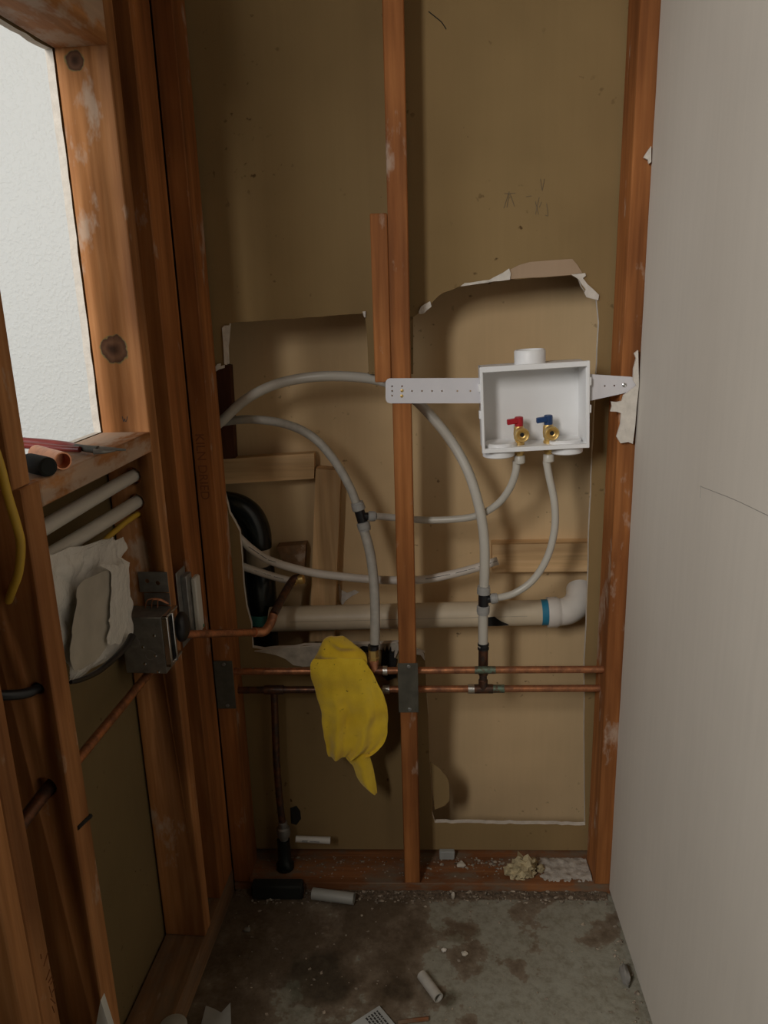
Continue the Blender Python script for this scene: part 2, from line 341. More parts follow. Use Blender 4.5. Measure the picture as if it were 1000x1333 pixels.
def text_mesh(name, body, size, mat, Mx, parent):
    cu = bpy.data.curves.new(name, 'FONT'); cu.body = body; cu.size = size; cu.extrude = 0.0002; cu.align_x = 'CENTER'; cu.align_y = 'CENTER'
    t = bpy.data.objects.new(name, cu); COL.objects.link(t); bpy.context.view_layer.update()
    me = bpy.data.meshes.new_from_object(t.evaluated_get(bpy.context.evaluated_depsgraph_get())); bpy.data.objects.remove(t)
    me.materials.clear(); me.materials.append(mat); me.transform(Mx.to_3x3().to_4x4())
    o = bpy.data.objects.new(name, me); COL.objects.link(o); o.parent = parent; o.location = Mx.translation - WLOC[parent.name]; WLOC[o.name] = Mx.translation; return o
def strokes(name, lines, r, mat, parent):
    mb = MB()
    for l in lines: mb.tube(l, r, 6, True)
    return mb.build(name, mat, parent)
def jag(p, q, n, amp, seed=0):
    out = []
    for i in range(n):
        u = i / n; a = p[0] + (q[0] - p[0]) * u; b = p[1] + (q[1] - p[1]) * u
        out.append((a + random.uniform(-amp, amp) * (i > 0), b + random.uniform(-amp, amp) * (i > 0)))
    return out

# ================================================================== THE SETTING
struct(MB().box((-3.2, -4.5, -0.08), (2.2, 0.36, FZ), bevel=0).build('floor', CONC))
struct(MB().box((-3.2, -4.5, 2.44), (2.2, 0.6, 2.5), bevel=0).build('ceiling', PAPERL))
# back wall: the brown back of the drywall on the far side of the studs, with a big hole cut in it
Y1 = 0.095
hole = [(299, 421)] + jag((299, 420.5), (474, 408), 12, 0.5)[1:] + [(475, 408), (478, 440), (480, 487), (538, 487), (538, 413), (547, 406), (561, 396), (569, 387), (577, 381), (590, 377), (599, 372), (618, 368), (633, 365), (661, 363), (676, 363.5), (689, 362), (712, 361), (745, 358), (754, 363), (757, 372), (763, 381), (770, 386), (777, 389), (780, 420)]
hole += jag((780, 420), (770, 620), 12, 0.5)[1:] + jag((770, 620), (761, 880), 12, 0.6) + jag((761, 880), (762, 1074), 8, 0.5) + jag((762, 1074), (566, 1071), 26, 0.8) + [(566, 1071), (563, 1060)] + jag((563, 1060), (555, 880), 7, 0.5) + [(553, 850), (541, 846), (519, 836), (488, 838), (458, 838), (430, 840), (409, 840)] + jag((409, 840), (331, 846), 6, 1.0)[1:] + [(329, 843), (327, 812), (321, 790), (317, 760), (315, 725), (312, 692), (305, 678), (299, 668), (292, 640), (284, 610), (278, 560), (275, 480), (285, 478), (297, 474), (296, 450)]
sheet = [Vector(p) for p in ((-0.575, Y1, 0.064), (0.75, Y1, 0.064), (0.75, Y1, 2.44), (-0.575, Y1, 2.44))]
wall_back = struct(MB().prism(sheet, (0, 0.0127, 0), [[B(x, y, Y1) for x, y in hole]], 0, 1).build('wall_back', [PAPER, GYP]))
def chip(name, px, mat, th=0.006, Y=Y1, parent=None, side=None, label=None):
    o = MB().prism([B(x, y, Y - 0.0006 - th) for x, y in px], (0, th, 0), (), 0, side).build(name, mat, parent)
    if label: o['label'] = label
    return o
chip('torn_edge', [(545, 406), (548, 399), (553, 396), (560, 392), (562, 399), (556, 404), (552, 408), (546, 409)], GYP, 0.004, parent=wall_back)
chip('torn_edge', [(633, 366.5), (645, 360), (655, 355), (663, 349.5), (665, 356), (664, 364), (650, 366)], GYP, 0.004, parent=wall_back)
chip('torn_edge', [(744, 357.5), (762, 355.5), (763, 359), (759, 362), (765, 370), (773, 377), (780, 384), (779, 391), (772, 389), (764, 387), (761, 381), (763, 377), (757, 369), (753, 363)], GYP, 0.004, parent=wall_back)
chip('torn_edge', [(599, 373), (605, 368.5), (612, 368), (630, 365), (660, 363), (640, 367)], GYP, 0.002, parent=wall_back)
chip('torn_edge', [(289, 427), (292, 424), (298, 423.5), (299, 436), (298, 446), (296, 456), (298, 470), (295, 475), (292, 474), (291, 455), (290, 440)], GYP, 0.004, parent=wall_back)
chip('torn_edge', [(280, 478), (283, 474), (287, 473), (287, 477), (292, 475), (292, 479), (285, 481), (280, 484)], GYP, 0.004, parent=wall_back)
chip('torn_paper', [(664, 351), (676, 345), (690, 341), (715, 339), (745, 337), (752, 345), (758, 355), (742, 358), (712, 360.5), (689, 361.5), (665, 363)], TORN, 0.0008, parent=wall_back)
chip('torn_edge', [(472, 405.5), (476, 405), (476, 413), (474, 413)], GYP, 0.003, parent=wall_back)
chip('exposed_gypsum', [(410, 841), (430, 840.5), (458, 838.5), (488, 838.5), (518, 836.5), (520, 844), (514, 858), (512, 848), (500, 846), (470, 845), (445, 846), (425, 856), (411, 867), (395, 868), (382, 866), (372, 858), (360, 853), (345, 850), (331, 848), (350, 845.5), (372, 844)], [GYPD, GYP], 0.005, parent=wall_back, side=1)
chip('torn_edge', [(540, 845), (548, 847), (552, 852), (553, 860), (548, 853), (542, 852)], GYP, 0.004, parent=wall_back)
strokes('pencil_marks', [[B(*p, Y1 - 0.0004) for p in l] for l in (((657, 252), (671, 251.5)), ((663, 249), (656, 271)), ((663, 252), (660, 270)), ((664, 252), (670, 269)), ((685, 256), (692, 255)), ((703.5, 233), (706, 248)), ((709, 233), (706, 248)), ((697, 262), (701, 279)), ((702, 257), (697, 279)), ((705, 263), (702, 270)), ((711.5, 265), (713.5, 280), (710, 280)))], 0.0006, PENCIL, wall_back)
strokes('pencil_marks', [[B(*p, Y1 - 0.0004) for p in l] for l in (((558, 15), (568, 23), (575, 29), (581, 38)),)], 0.0009, SOOT_HOLE, wall_back)
chip('torn_paper', [(560, 992), (572, 1000), (582, 1012), (585, 1022), (585, 1042), (579, 1049), (566, 1054), (562, 1010)], PAPER, 0.0012, parent=wall_back)
# sooty solder burns behind the fittings, and a black disc for a hole
def burn_or_hole(px, Y=Y1 - 0.0062, name='scorch_or_hole'):
    out = []
    n = len(px)
    for i, p in enumerate(px): out.append(p)
    return MB().prism([B(x, y, Y) for x, y in out], (0, 0.0006, 0)).build(name, SOOT_HOLE, wall_back)
burn_or_hole([(496, 868), (497, 852), (499, 842), (501, 850), (504, 839), (506, 848), (509, 841), (510, 851), (514, 846), (513, 856), (517, 858), (515, 868), (516, 882), (505, 886), (497, 880)])
burn_or_hole([(378, 1052), (386, 1049), (391, 1056), (392, 1066), (386, 1074), (379, 1072)], Y1 - 0.0008)  # flat black disc painting the darkness of a hole, not a burn
burn_or_hole([(484, 842), (472, 841), (466, 844), (470, 848), (483, 850)])
# second sheet, the next room's drywall, seen through the hole
Y2 = 0.24
rear = struct(MB().box((-0.575, Y2, FZ), (0.75, Y2 + 0.0127, 2.44), bevel=0).build('wall_back_rear', PAPER_LIT))
chip('torn_edge', [(441, 760), (444, 768), (452, 772), (462, 768), (468, 771), (458, 776), (450, 782), (446, 788), (441, 780)], GYP, 0.002, Y2, rear)
chip('torn_paper', [(452, 772), (462, 768.5), (466, 770), (458, 775), (451, 782)], TORN, 0.0012, Y2, rear)
# right wall: fresh grey drywall
XR = 0.428
re_ = [(-0.004 + random.uniform(-0.0012, 0.0012), 0.036 + i * 0.05) for i in range(48)]
wall_right = struct(MB().prism([Vector((XR, y, z)) for y, z in ([(-1.3, 0.036)] + re_ + [(-0.004, 2.44), (-1.3, 2.44)])], (0.0127, 0, 0), (), 0, 1).build('wall_right', [GREY, GYP]))
struct(MB().box((XR + 0.03, -1.3, FZ), (XR + 0.11, 0.0, 0.058), bevel=0.002).build('trim_1', WYD))
chip('torn_edge', [(831, 456), (826, 460), (828.5, 466.5), (825, 480), (824.5, 495), (829, 502), (820, 509), (812, 514.6), (810, 522), (803, 523.5), (796, 523), (797, 529), (795, 535.6), (803, 536), (809, 538), (808, 552), (803, 568.6), (808, 577), (818, 575.5), (824, 577.7), (827, 555), (829, 530), (832, 502)], GYP, 0.006, -0.006, wall_right, label='ragged cream gypsum torn at the drywall edge')
chip('torn_edge', [(838, 205), (843, 197), (848, 190), (848, 211), (845, 213), (844, 208)], GYP, 0.005, -0.005, wall_right)
strokes('scuff_mark', [[Vector((XR - 0.0002, CAM.y + 0, 0)) + Vector((0, (lambda d: d.y * (XR - CAM.x) / d.x)(ray(*p)), CAM.z + (lambda d: d.z * (XR - CAM.x) / d.x)(ray(*p)))) for p in l] for l in (((912, 633), (930, 640), (960, 652), (1010, 676)), ((913, 632), (912, 648)))], 0.0005, plain('scuff', (0.3, 0.285, 0.26), 0.9), wall_right)
# left wall: far-side drywall with the window-like opening, seen from its brown back
zs, zh = 1.181, 1.792
def WP(u, z, v=0.092): return W(u, v, z)
ro = [(0.209 - random.uniform(0, 0.003), zs + (zh - zs) * i / 26) for i in range(27)]
opening = [WP(u, z) for u, z in ro] + [WP(0.209 + 0.40 * i / 16, zh + random.uniform(-0.003, 0.0)) for i in range(1, 17)] + [WP(0.609, zs)]
wall_left = struct(MB().prism([WP(*p) for p in ((-0.09, 0.0), (1.42, 0.0), (1.42, 2.44), (-0.09, 2.44))], NL * 0.0127, [opening], 0, 1).build('wall_left', [PAPERL, GYP]))  # near end runs on unseen, its length set to shade the left bay
struct(MB().box((-3.2, 0.10, 0), (-0.578, 0.12, 2.44), bevel=0).build('wall_adjacent', WHITE_WALL))

# ================================================================== FRAMING
G = 'bare wall studs'
def stud(name, lo, hi, label, Fm=ID, mat=WZ, cat='stud', group=G): return tag(board(name, lo, hi, Fm, mat), label, cat, group)
Sd = 0.0885
left_stud = stud('wall_stud', (XL, 0, 0.0455), (XL + 0.039, Sd, 2.43), 'red-brown back wall stud in the left corner, stamped with lettering')
stud('wall_stud', (-0.056, 0, 0.0455), (-0.018, Sd, 2.43), 'freestanding red-brown stud in the middle of the back wall, behind the white strap', mat=WZ)
bl = [B(480, 278, 0), B(505, 278, 0), B(487, 498, 0)]
stud('blocking_board', (bl[0].x + 0.002, 0.0, bl[2].z), (-0.0565, Sd, bl[0].z), 'short wooden block nailed alongside the middle stud', cat='board')
stud('wall_stud', (0.394, 0, 0.0455), (0.4325, Sd, 2.43), 'red-brown stud at the edge of the grey drywall', mat=WZ)
plate = tag(board('bottom_plate', (XL, 0.0, 0.007), (0.4325, 0.125, 0.045), mat=WX), 'dirty wooden bottom plate under the back wall studs', 'plate')
stud('wall_stud', (0.004, 0.0, 0.0855), (0.100, 0.0885, 2.43), 'left wall end stud tight in the corner beside the back wall', W)
jo = W(0.190, 0.0445, 0.0855)
kn = [(UW(97, 79, 0.209), 0.019), (UW(148, 455, 0.209), 0.029), (LW(262, 1015, 0.0), 0.010)]
JAMB = wood('jamb_fir', TAN, 'z', 0.575, knots=[(*(k - jo), r) for k, r in kn])
jamb = stud('wall_stud', (0.1715, 0.0, 0.0855), (0.209, 0.0885, 2.43), 'knotty left wall stud forming the far side of the opening, drilled for pipes', W, JAMB)
cut(jamb, [(W(0.12, 0.043, 1.1), W(0.25, 0.043, 1.1), 0.0165), (W(0.12, 0.042, 1.051), W(0.25, 0.042, 1.051), 0.016), (W(0.12, 0.041, 1.028), W(0.25, 0.041, 1.028), 0.007), (W(0.12, 0.043, 0.722), W(0.25, 0.043, 0.722), 0.014)])
strokes('pencil_mark', [[UW(*p, 0.2093) for p in l] for l in (((159, 542), (161, 549), (162, 545)), ((162, 545), (164, 549), (166, 542)))], 0.0005, INK, jamb)
crip = stud('wall_stud', (0.588, 0.0, 0.0855), (0.632, 0.0885, zs), 'left wall stud below the sill end, with a pipe and a black cable through it', W, TZ)
cut(crip, [(W(0.55, 0.034, 0.748), W(0.7, 0.034, 0.748), 0.017), (W(0.55, 0.022, 0.902), W(0.7, 0.022, 0.902), 0.010), (W(0.55, 0.043, 1.095), W(0.6, 0.043, 1.095), 0.016), (W(0.55, 0.042, 1.055), W(0.6, 0.042, 1.055), 0.016), (W(0.55, 0.043, 0.722), W(0.62, 0.043, 0.722), 0.012)])
strokes('dark_notch', [[LW(101, 1078, -0.0002), LW(110, 1069, -0.0002), LW(118, 1062, -0.0002)]], 0.0035, SOOT_HOLE, crip)
stud('wall_stud', (0.609, 0.0, zs + 0.001), (0.650, 0.0885, 2.43), 'stud standing on the sill level at the near side of the opening', W, TZ)
ns = stud('wall_stud', (0.737, 0.0, 0.0855), (0.7735, 0.0885, 2.43), 'first of two doubled studs, with stamped marks on its narrow edge', W, TZ)
stud('wall_stud', (0.7765, -0.002, 0.0855), (0.8145, 0.0885, 2.43), 'second of two doubled studs, with a small dark nail hole', W, TZ)
tag(board('window_sill', (0.2095, 0.0, zs - 0.036), (0.5875, 0.0885, zs), W, WY), 'dusty wooden sill board across the bottom of the opening', 'sill')
tag(board('header_board', (0.2095, 0.0, zh), (0.6085, 0.0885, zh + 0.09), W, WY), 'wooden header across the top of the opening, with a plaster smear', 'header')
tag(board('bottom_plate', (0.001, 0.0, FZ), (1.42, 0.0885, 0.085), W, WYD), 'dirty wooden bottom plate under the left wall studs', 'plate')
# lettering stamped on the corner stud, reading downwards
tb = B(263, 608, -0.0004); text_mesh('stamped_lettering', 'KILN DRIED', 0.0265, STAMP, Matrix.Translation(tb) @ Matrix(((0, 1, 0), (0, 0, -1), (-1, 0, 0))).to_4x4(), left_stud)
strokes('stamped_marks', [[LW(*p, -0.0003) for p in l] for l in (((62, 1240), (57, 1258)), ((65, 1262), (60, 1276)), ((68, 1270), (63, 1279)), ((70, 1275), (66, 1281)), ((64, 1284), (68, 1298)), ((72, 1284), (68, 1292)), ((66, 1300), (72, 1306)), ((68, 1310), (71, 1318)), ((53, 1242), (54, 1248)))], 0.0007, STAMP, ns)

# ================================================================== PINE OFFCUTS IN THE CAVITY
YA, YB = 0.2, Y2 - 0.001
def slab(name, px, mat, label, cat='board', Y=YA, th=None, group='pine boards in the wall cavity'):
    return tag(MB().prism([B(x, y, Y) for x, y in px], (0, th or (YB - Y), 0)).build(name, mat), label, cat, group)
slab('pine_board', [(262, 600), (409, 590), (409, 623), (262, 632)], PX, 'pale pine board nailed level across the cavity above the black drain', th=0.03)
slab('pine_board', [(411, 610), (444, 613), (435, 835), (403, 835)], PZ, 'upright pale pine board with a knot behind the drain pipe')
slab('pine_board', [(641, 709), (790, 707), (790, 744), (641, 745)], PX, 'pale pine board nailed level behind the cold hose')
slab('dark_stud', [(270, 470), (299, 476), (306, 600), (276, 602)], DZ, 'dark brown board in the cavity behind the white hoses', Y=0.203, th=0.03)
slab('wood_offcut', [(360, 712), (398, 709), (396, 742), (372, 740)], WYD, 'weathered wood offcut beside the black drain elbow', Y=0.205)

# ================================================================== DRAIN PIPES
pv = thing('drain_pipe', B(540, 802, 0.17) - Vector((0, 0, 0.03)), 'aged white drain pipe running level through the wall cavity', 'pipe')
pa, pb = B(352, 806, 0.166), B(712, 797, 0.166)
MB().cyl(pa, pb, 0.0302, 28).build('pipe', PVC, pv)
dr = (pb - pa).normalized()
MB().cyl(pb - dr * 0.014, pb + dr * 0.001, 0.0307, 28).build('primer_band', PRIMER, pv)['label'] = 'blue primer band'
MB().lathe(pb + dr * 0.001, dr, [(0.0295, 0), (0.036, 0.0), (0.0365, 0.004), (0.0365, 0.022), (0.034, 0.026), (0.0325, 0.03)], 28).build('elbow_hub', PVCN, pv)
e0 = pb + dr * 0.028; el = [e0, e0 + Vector((0.020, 0.002, 0.002)), e0 + Vector((0.042, 0.012, 0.012)), e0 + Vector((0.054, 0.03, 0.026)), e0 + Vector((0.058, 0.052, 0.038))]
MB().tube(el, 0.0325, 24).build('elbow', PVCN, pv)
MB().tube([pa + dr * 0.05 + Vector((0, -0.0301, 0.004)), pb - dr * 0.05 + Vector((0, -0.0301, 0.004))], 0.0005, 6, smooth_path=False).build('mould_line', plain('pvc_line', (0.4, 0.34, 0.26), 0.7), pv)
MB().prism([B(x, y, 0.1345) for x, y in ((634, 804), (644, 803), (652, 809), (662, 814), (650, 815), (635, 815))], (0, 0.006, 0)).build('scorch_or_hole', SOOT_HOLE, pv)
bs = B(336, 720, 0.197)
ds = thing('drain_stack', Vector((bs.x, bs.y, FZ)), 'black and white drain stack with a curved elbow beside the corner stud', 'pipe')
def zz(y): return B(336, y, 0.197).z
MB().tube([Vector((bs.x, bs.y, zz(712))), Vector((bs.x, bs.y, zz(692))), Vector((bs.x - 0.014, bs.y, zz(672))), Vector((bs.x - 0.045, bs.y - 0.0, zz(660))), Vector((bs.x - 0.09, bs.y, zz(656)))], 0.034, 22).build('elbow', ABS, ds)
MB().cyl(Vector((bs.x, bs.y, zz(740))), Vector((bs.x, bs.y, zz(706))), 0.0285, 22).build('pipe', PVC, ds)
MB().lathe(Vector((bs.x, bs.y, FZ)), (0, 0, 1), [(0.034, 0), (0.034, zz(800) - FZ), (0.037, zz(798) - FZ), (0.037, zz(738) - FZ), (0.034, zz(735) - FZ)], 22).build('coupling', ABS, ds)
MB().lathe(Vector((bs.x, bs.y, zz(808))), (0, 0, 1), [(0.0375, 0), (0.0375, 0.026)], 22).build('primer_band', TEAL, ds)

# ================================================================== COPPER SUPPLY PIPES
YU, YLo = 0.024, 0.046
def hx(px, py, Y): return B(px, py, Y)
up = thing('copper_pipe', B(640, 872, YU), 'upper copper pipe running through the studs to the hot water fitting', 'pipe')
zu = B(660, 872, YU).z; zl = B(660, 896.5, YLo).z
xa, xr_ = XL + 0.03, 0.42
MB().cyl((xa, YU, zu), (B(486, 872, YU).x - 0.012, YU, zu), 0.008, 16).build('pipe', CU, up)
MB().cyl((B(486, 872, YU).x + 0.012, YU, zu), (xr_, YU, zu), 0.008, 16).build('pipe', CU, up)
xt = B(487, 872, YU).x
MB().cyl((xt - 0.02, YU, zu), (xt + 0.028, YU, zu), 0.0102, 18).build('tee', CUD, up)
MB().cyl((xt + 0.020, YU, zu), (xt + 0.030, YU, zu), 0.0108, 18).build('solder_ring', SOLDER, up)
MB().lathe((xt, YU, zu), (0, 0, 1), [(0.0102, 0), (0.0102, 0.02), (0.0115, 0.021), (0.0115, 0.026), (0.0085, 0.028)], 18).build('tee_branch', CUB, up)
MB().lathe((xt, YU, zu + 0.027), (0, 0, 1), [(0.009, 0), (0.0125, 0.001), (0.0125, 0.006), (0.011, 0.007), (0.011, 0.024), (0.0085, 0.026)], 6).build('brass_adapter', BRASS, up)
MB().cyl((xt, YU, zu + 0.053), (xt, YU, zu + 0.062), 0.0122, 18).build('crimp_ring', BLK, up)
xg = B(631, 872, YU).x
MB().cyl((xg - 0.022, YU, zu), (xg + 0.024, YU, zu), 0.0086, 16).build('verdigris_patch', CUG, up)
lo_ = thing('copper_pipe', B(640, 897, YLo), 'lower copper pipe with a tee rising to the cold hose', 'pipe')
MB().cyl((xa, YLo, zl), (B(486, 893, YLo).x, YLo, zl), 0.008, 16).build('pipe', CUD, lo_)
MB().cyl((B(486, 893, YLo).x, YLo, zl), (xr_, YLo, zl), 0.008, 16).build('pipe', CU, lo_)
MB().cyl((B(498, 893, YLo).x, YLo, zl), (B(507, 893, YLo).x, YLo, zl), 0.0105, 18).build('solder_ring', SOLDER, lo_)
x2 = B(629, 896, YLo).x
MB().cyl((x2 - 0.022, YLo, zl), (x2 + 0.022, YLo, zl), 0.0105, 18).build('tee', CUD, lo_)
MB().cyl((x2 - 0.034, YLo, zl), (x2 - 0.02, YLo, zl), 0.0108, 18).build('solder_ring', SOLDER, lo_)
MB().cyl((x2 + 0.02, YLo, zl), (x2 + 0.048, YLo, zl), 0.0092, 18).build('verdigris_patch', CUG, lo_)
z0_, z1_ = zl, B(629, 838, YLo).z
MB().lathe((x2, YLo, zl), (0, 0, 1), [(0.0105, 0), (0.0105, 0.022), (0.0085, 0.024), (0.0085, 0.034), (0.0108, 0.036), (0.0108, z1_ - zl - 0.012)], 18).build('riser', CUD, lo_)
MB().lathe((x2, YLo, z1_ - 0.014), (0, 0, 1), [(0.0108, 0), (0.0128, 0.001), (0.0128, 0.005), (0.0112, 0.006), (0.0112, 0.010), (0.0128, 0.011), (0.0128, 0.015), (0.010, 0.016)], 18).build('crimp_ring', BLK, lo_)
# drop pipe at the left, into a dark base
PTB = 0.0455
vp = thing('copper_drop_pipe', Vector((B(368, 1100, 0.05).x, 0.05, PTB)), 'tarnished copper pipe dropping from the lower pipe to the bottom plate', 'pipe')
vx = B(357, 893, 0.05).x; dz = zl
MB().tube([(vx, YLo, dz), B(358, 930, 0.05), B(360, 990, 0.05), B(365, 1050, 0.05), B(369, 1080, 0.05)], 0.0085, 14).build('pipe', CUD, vp)
MB().cyl((vx - 0.022, YLo, dz), (vx + 0.022, YLo, dz), 0.0106, 18).build('tee', CUD, vp)
fb = B(370, 1093, 0.05)
MB().lathe(fb, (0, 0, 1), [(0.008, 0), (0.011, 0.002), (0.011, 0.009), (0.015, 0.011), (0.017, 0.02), (0.015, 0.034), (0.011, 0.037), (0.011, 0.05), (0.0085, 0.052)], 14).build('fitting', STEEL, vp)
MB().lathe((fb.x - 0.002, 0.05, PTB), (0, 0, 1), [(0.022, 0), (0.022, 0.012), (0.016, 0.02), (0.016, fb.z - PTB)], 14).build('black_coupling', ABS, vp)
k0, k1 = FL(332, 1158), FL(397, 1158)
tag(MB().box((k0.x, -0.032, FZ + 0.001), (k1.x, -0.001, FZ + 0.040), bevel=0.004).build('black_block', RUBBER), 'black block on the floor at the foot of the copper drop pipe', 'block')
# front copper line with an elbow turning up into the cavity
el_ = thing('copper_pipe', B(330, 823, -0.02), 'copper pipe crossing the corner stud, with an elbow turning up to a white hose', 'pipe')
q0 = LW(236, 826, -0.009); q1 = B(332, 823, -0.014)
MB().tube([q0, q1], 0.008, 14, smooth_path=False).build('pipe', CU, el_)
MB().cyl(q1 + (q0 - q1).normalized() * 0.004, q1 + (q1 - q0).normalized() * 0.012, 0.0104, 16).build('solder_ring', CUB, el_)
qm = [q1, B(344, 822, 0.0), B(352, 812, 0.02), B(356, 800, 0.035)]
MB().tube(qm, 0.0102, 16).build('elbow', CU, el_)
MB().tube([B(356, 800, 0.035), B(364, 785, 0.08), B(376, 763, 0.13), B(383, 754, 0.148), B(391, 752, 0.152)], 0.0095, 14).build('riser', CUD, el_)
MB().lathe(B(396, 753, 0.15), B(376, 757.5, 0.15) - B(396, 753, 0.15), [(0.009, 0), (0.012, 0.002), (0.012, 0.012), (0.0095, 0.014), (0.0095, 0.02), (0.012, 0.021), (0.012, 0.027), (0.008, 0.029)], 16).build('fitting', BRASS, el_)

# ================================================================== NAIL PLATES
def nail_plate(x0, x1, z0, z1, label):
    t = thing('nail_plate', Vector(((x0 + x1) / 2, -0.001, z0)), label, 'metal plate', 'steel nail plates')
    MB().box((x0, -0.0022, z0), (x1, -0.0004, z1), bevel=0.0006).build('plate', STEELD, t)
    for zc in (z0 + 0.008, z1 - 0.008):
        MB().lathe(((x0 + x1) / 2 + 0.002, -0.0022, zc), (0, -1, 0), [(0.0042, 0), (0.0042, 0.0008), (0.003, 0.0014), (0.003, 0.0006)], 12).build('nail_head', STEEL, t)
nail_plate(-0.059, -0.0145, B(530, 927, 0).z, B(530, 863, 0).z, 'dull steel nail plate on the middle stud over the copper pipes')
nail_plate(XL + 0.001, B(305, 890, 0).x, B(290, 922, 0).z, B(290, 860, 0).z, 'dark stained nail plate on the corner stud over the copper pipes')

# ================================================================== WHITE HOSES AND TEES
def hose(pts, r, mat, label, name='water_hose', group='white water hoses', dash=None):
    P = [B(*p) for p in pts]
    if not dash: return tag(MB().tube(P, r, 16).build(name, mat), label, 'hose', group)
    t = thing(name, P[0], label, 'hose', group); MB().tube(P, r, 16).build('tube', mat, t)
    for (a, b, k) in dash:
        d = [P[a].lerp(P[a + 1], u) + Vector((0, -r * 0.93, r * 0.36)) for u in (k, min(1, k + b))]; MB().tube(d, 0.0006, 6, smooth_path=False).build('printed_line', INK, t)
    return t
RH = 0.0108
hose([(268, 566, .14), (290, 547, .132), (320, 520, .122), (360, 500, .112), (410, 490.5, .108), (460, 490.5, .112), (500, 497, .116), (530, 512, .116), (560, 540, .10), (590, 578, .085), (612, 620, .066), (626, 670, .052), (631, 715, .047), (630, 770, .046)], RH, PEX, 'thick white hose arching high behind the middle stud down to the cold tee')
hose([(270, 556, .185), (292, 549, .172), (330, 546, .142), (375, 553, .116), (410, 571, .096), (437, 602, .086), (455, 633, .079), (464, 655, .076)], 0.0095, PEXG, 'white hose curving down from the corner to the top of the hot tee')
hose([(474, 690, .071), (482, 720, .06), (487, 760, .046), (488.5, 800, .032), (488, 838, .0245)], 0.0108, PEXG, 'dusty grey hose between the hot tee and the brass adapter')
hose([(672.5, 600, .024), (671.5, 614, .027), (664, 635, .04), (648, 656, .06), (622, 671, .08), (590, 676, .095), (555, 677, .103), (525, 675, .105), (505, 673, .096), (489, 672, .078)], 0.0078, PEX, 'thin white hose looping from under the red valve to the hot tee')
hose([(711.5, 600, .022), (715, 620, .024), (722, 655, .03), (722, 690, .04), (712, 727, .048), (693, 756, .051), (668, 773, .051), (643, 779, .047)], 0.0078, PEX, 'thin white hose curving from under the blue valve to the cold tee')
hose([(298, 686, .134), (322, 710, .133), (350, 729, .131), (400, 744, .128), (450, 751, .128), (500, 755, .128), (550, 754.5, .128), (590, 747, .13), (620, 739, .132), (648, 730, .136)], 0.0095, PEXW, 'printed white hose sagging across the cavity above the drain pipe', dash=[(1, .5, .1), (1, .3, .65), (2, .2, .0), (6, .8, .1), (7, .5, .1), (7, .3, .65), (8, .6, .1), (8, .2, .75)])
hose([(304, 733, .138), (330, 742, .139), (355, 750, .144), (381, 757, .15)], 0.009, PEXW, 'short printed white hose ending in a brass fitting beside the drain stack', dash=[(1, .6, .1), (1, .2, .75), (2, .5, .1)])
hose([(629, 795, .046), (629, 842, .046)], 0.0108, PEX, 'short straight white tube between the cold tee and the copper riser')
def nut(base, ax, r=0.0145, h=0.02): return MB().lathe(base, ax, [(r * 0.75, 0), (r, 0.002), (r, h * 0.75), (r * 0.92, h * 0.8), (r * 0.92, h), (r * 0.7, h)], 16)
def tee(c, a, b, side, label):
    c, a, b, side = Vector(c), Vector(a), Vector(b), Vector(side)
    t = thing('pipe_tee', c, label, 'pipe fitting', 'black tees with grey nuts'); ua, ub, us = (a - c).normalized(), (b - c).normalized(), (side - c).normalized()
    MB().cyl(c + ua * 0.024, c + ub * 0.024, 0.0112, 16).build('body', BLK, t); MB().cyl(c, c + us * 0.018, 0.0085, 14).build('branch', BLK, t)
    nut(c + ua * 0.013, ua).build('nut', NUT, t); nut(c + ub * 0.013, ub).build('nut', NUT, t); nut(c + us * 0.015, us, 0.0115, 0.016).build('nut', NUT, t)
tee(B(470.5, 672, .074), B(464, 652, .076), B(476, 694, .071), B(495, 672, .08), 'black tee with grey nuts joining hoses left of the middle stud')
tee(B(629.5, 781, .046), B(630, 760, .046), B(629, 800, .046), B(650, 778, .046), 'black tee with grey nuts in front of the white drain pipe')

# ================================================================== WASHER OUTLET BOX
tl, tr, br, bl_ = B(630, 480, -0.014), B(766, 471, -0.014), B(765, 581, -0.014), B(626, 588, -0.014)
c0 = (tl + tr + br + bl_) / 4; exx = ((tr - tl) + (br - bl_)).normalized(); exx.y = 0; exx.normalize(); ezz = Vector((-exx.z, 0, exx.x)); eyy = Vector((0, 1, 0))
bw = ((tr - tl).length + (br - bl_).length) / 4; bh = ((tl - bl_).length + (tr - br).length) / 4
def BX(a, b, c): return c0 + exx * a + eyy * b + ezz * c
box = thing('washer_outlet_box', BX(0, 0, -bh), 'white plastic washer outlet box with a red and a blue valve', 'outlet box')
th = 0.004; dp = 0.08
m = MB()
m.box((-bw, 0, bh - th), (bw, dp, bh), BX, 0.001); m.box((-bw, 0, -bh), (bw, dp, -bh + th), BX, 0.001)
m.box((-bw, 0, -bh), (-bw + th, dp, bh), BX, 0.001); m.box((bw - th, 0, -bh), (bw, dp, bh), BX, 0.001); m.box((-bw, dp - th, -bh), (bw, dp, bh), BX, 0.001)
m.build('shell', BOXW, box)
m = MB(); rw = 0.003
m.box((-bw - rw, -0.004, bh - 0.008), (bw + rw, 0.004, bh + rw), BX, 0.001); m.box((-bw - rw, -0.004, -bh - rw), (bw + rw, 0.004, -bh + 0.006), BX, 0.001)
m.box((-bw - rw, -0.0042, -bh - rw), (-bw + 0.003, 0.004, bh + rw), BX, 0.001); m.box((bw - 0.003, -0.0042, -bh - rw), (bw + rw, 0.004, bh + rw), BX, 0.001)
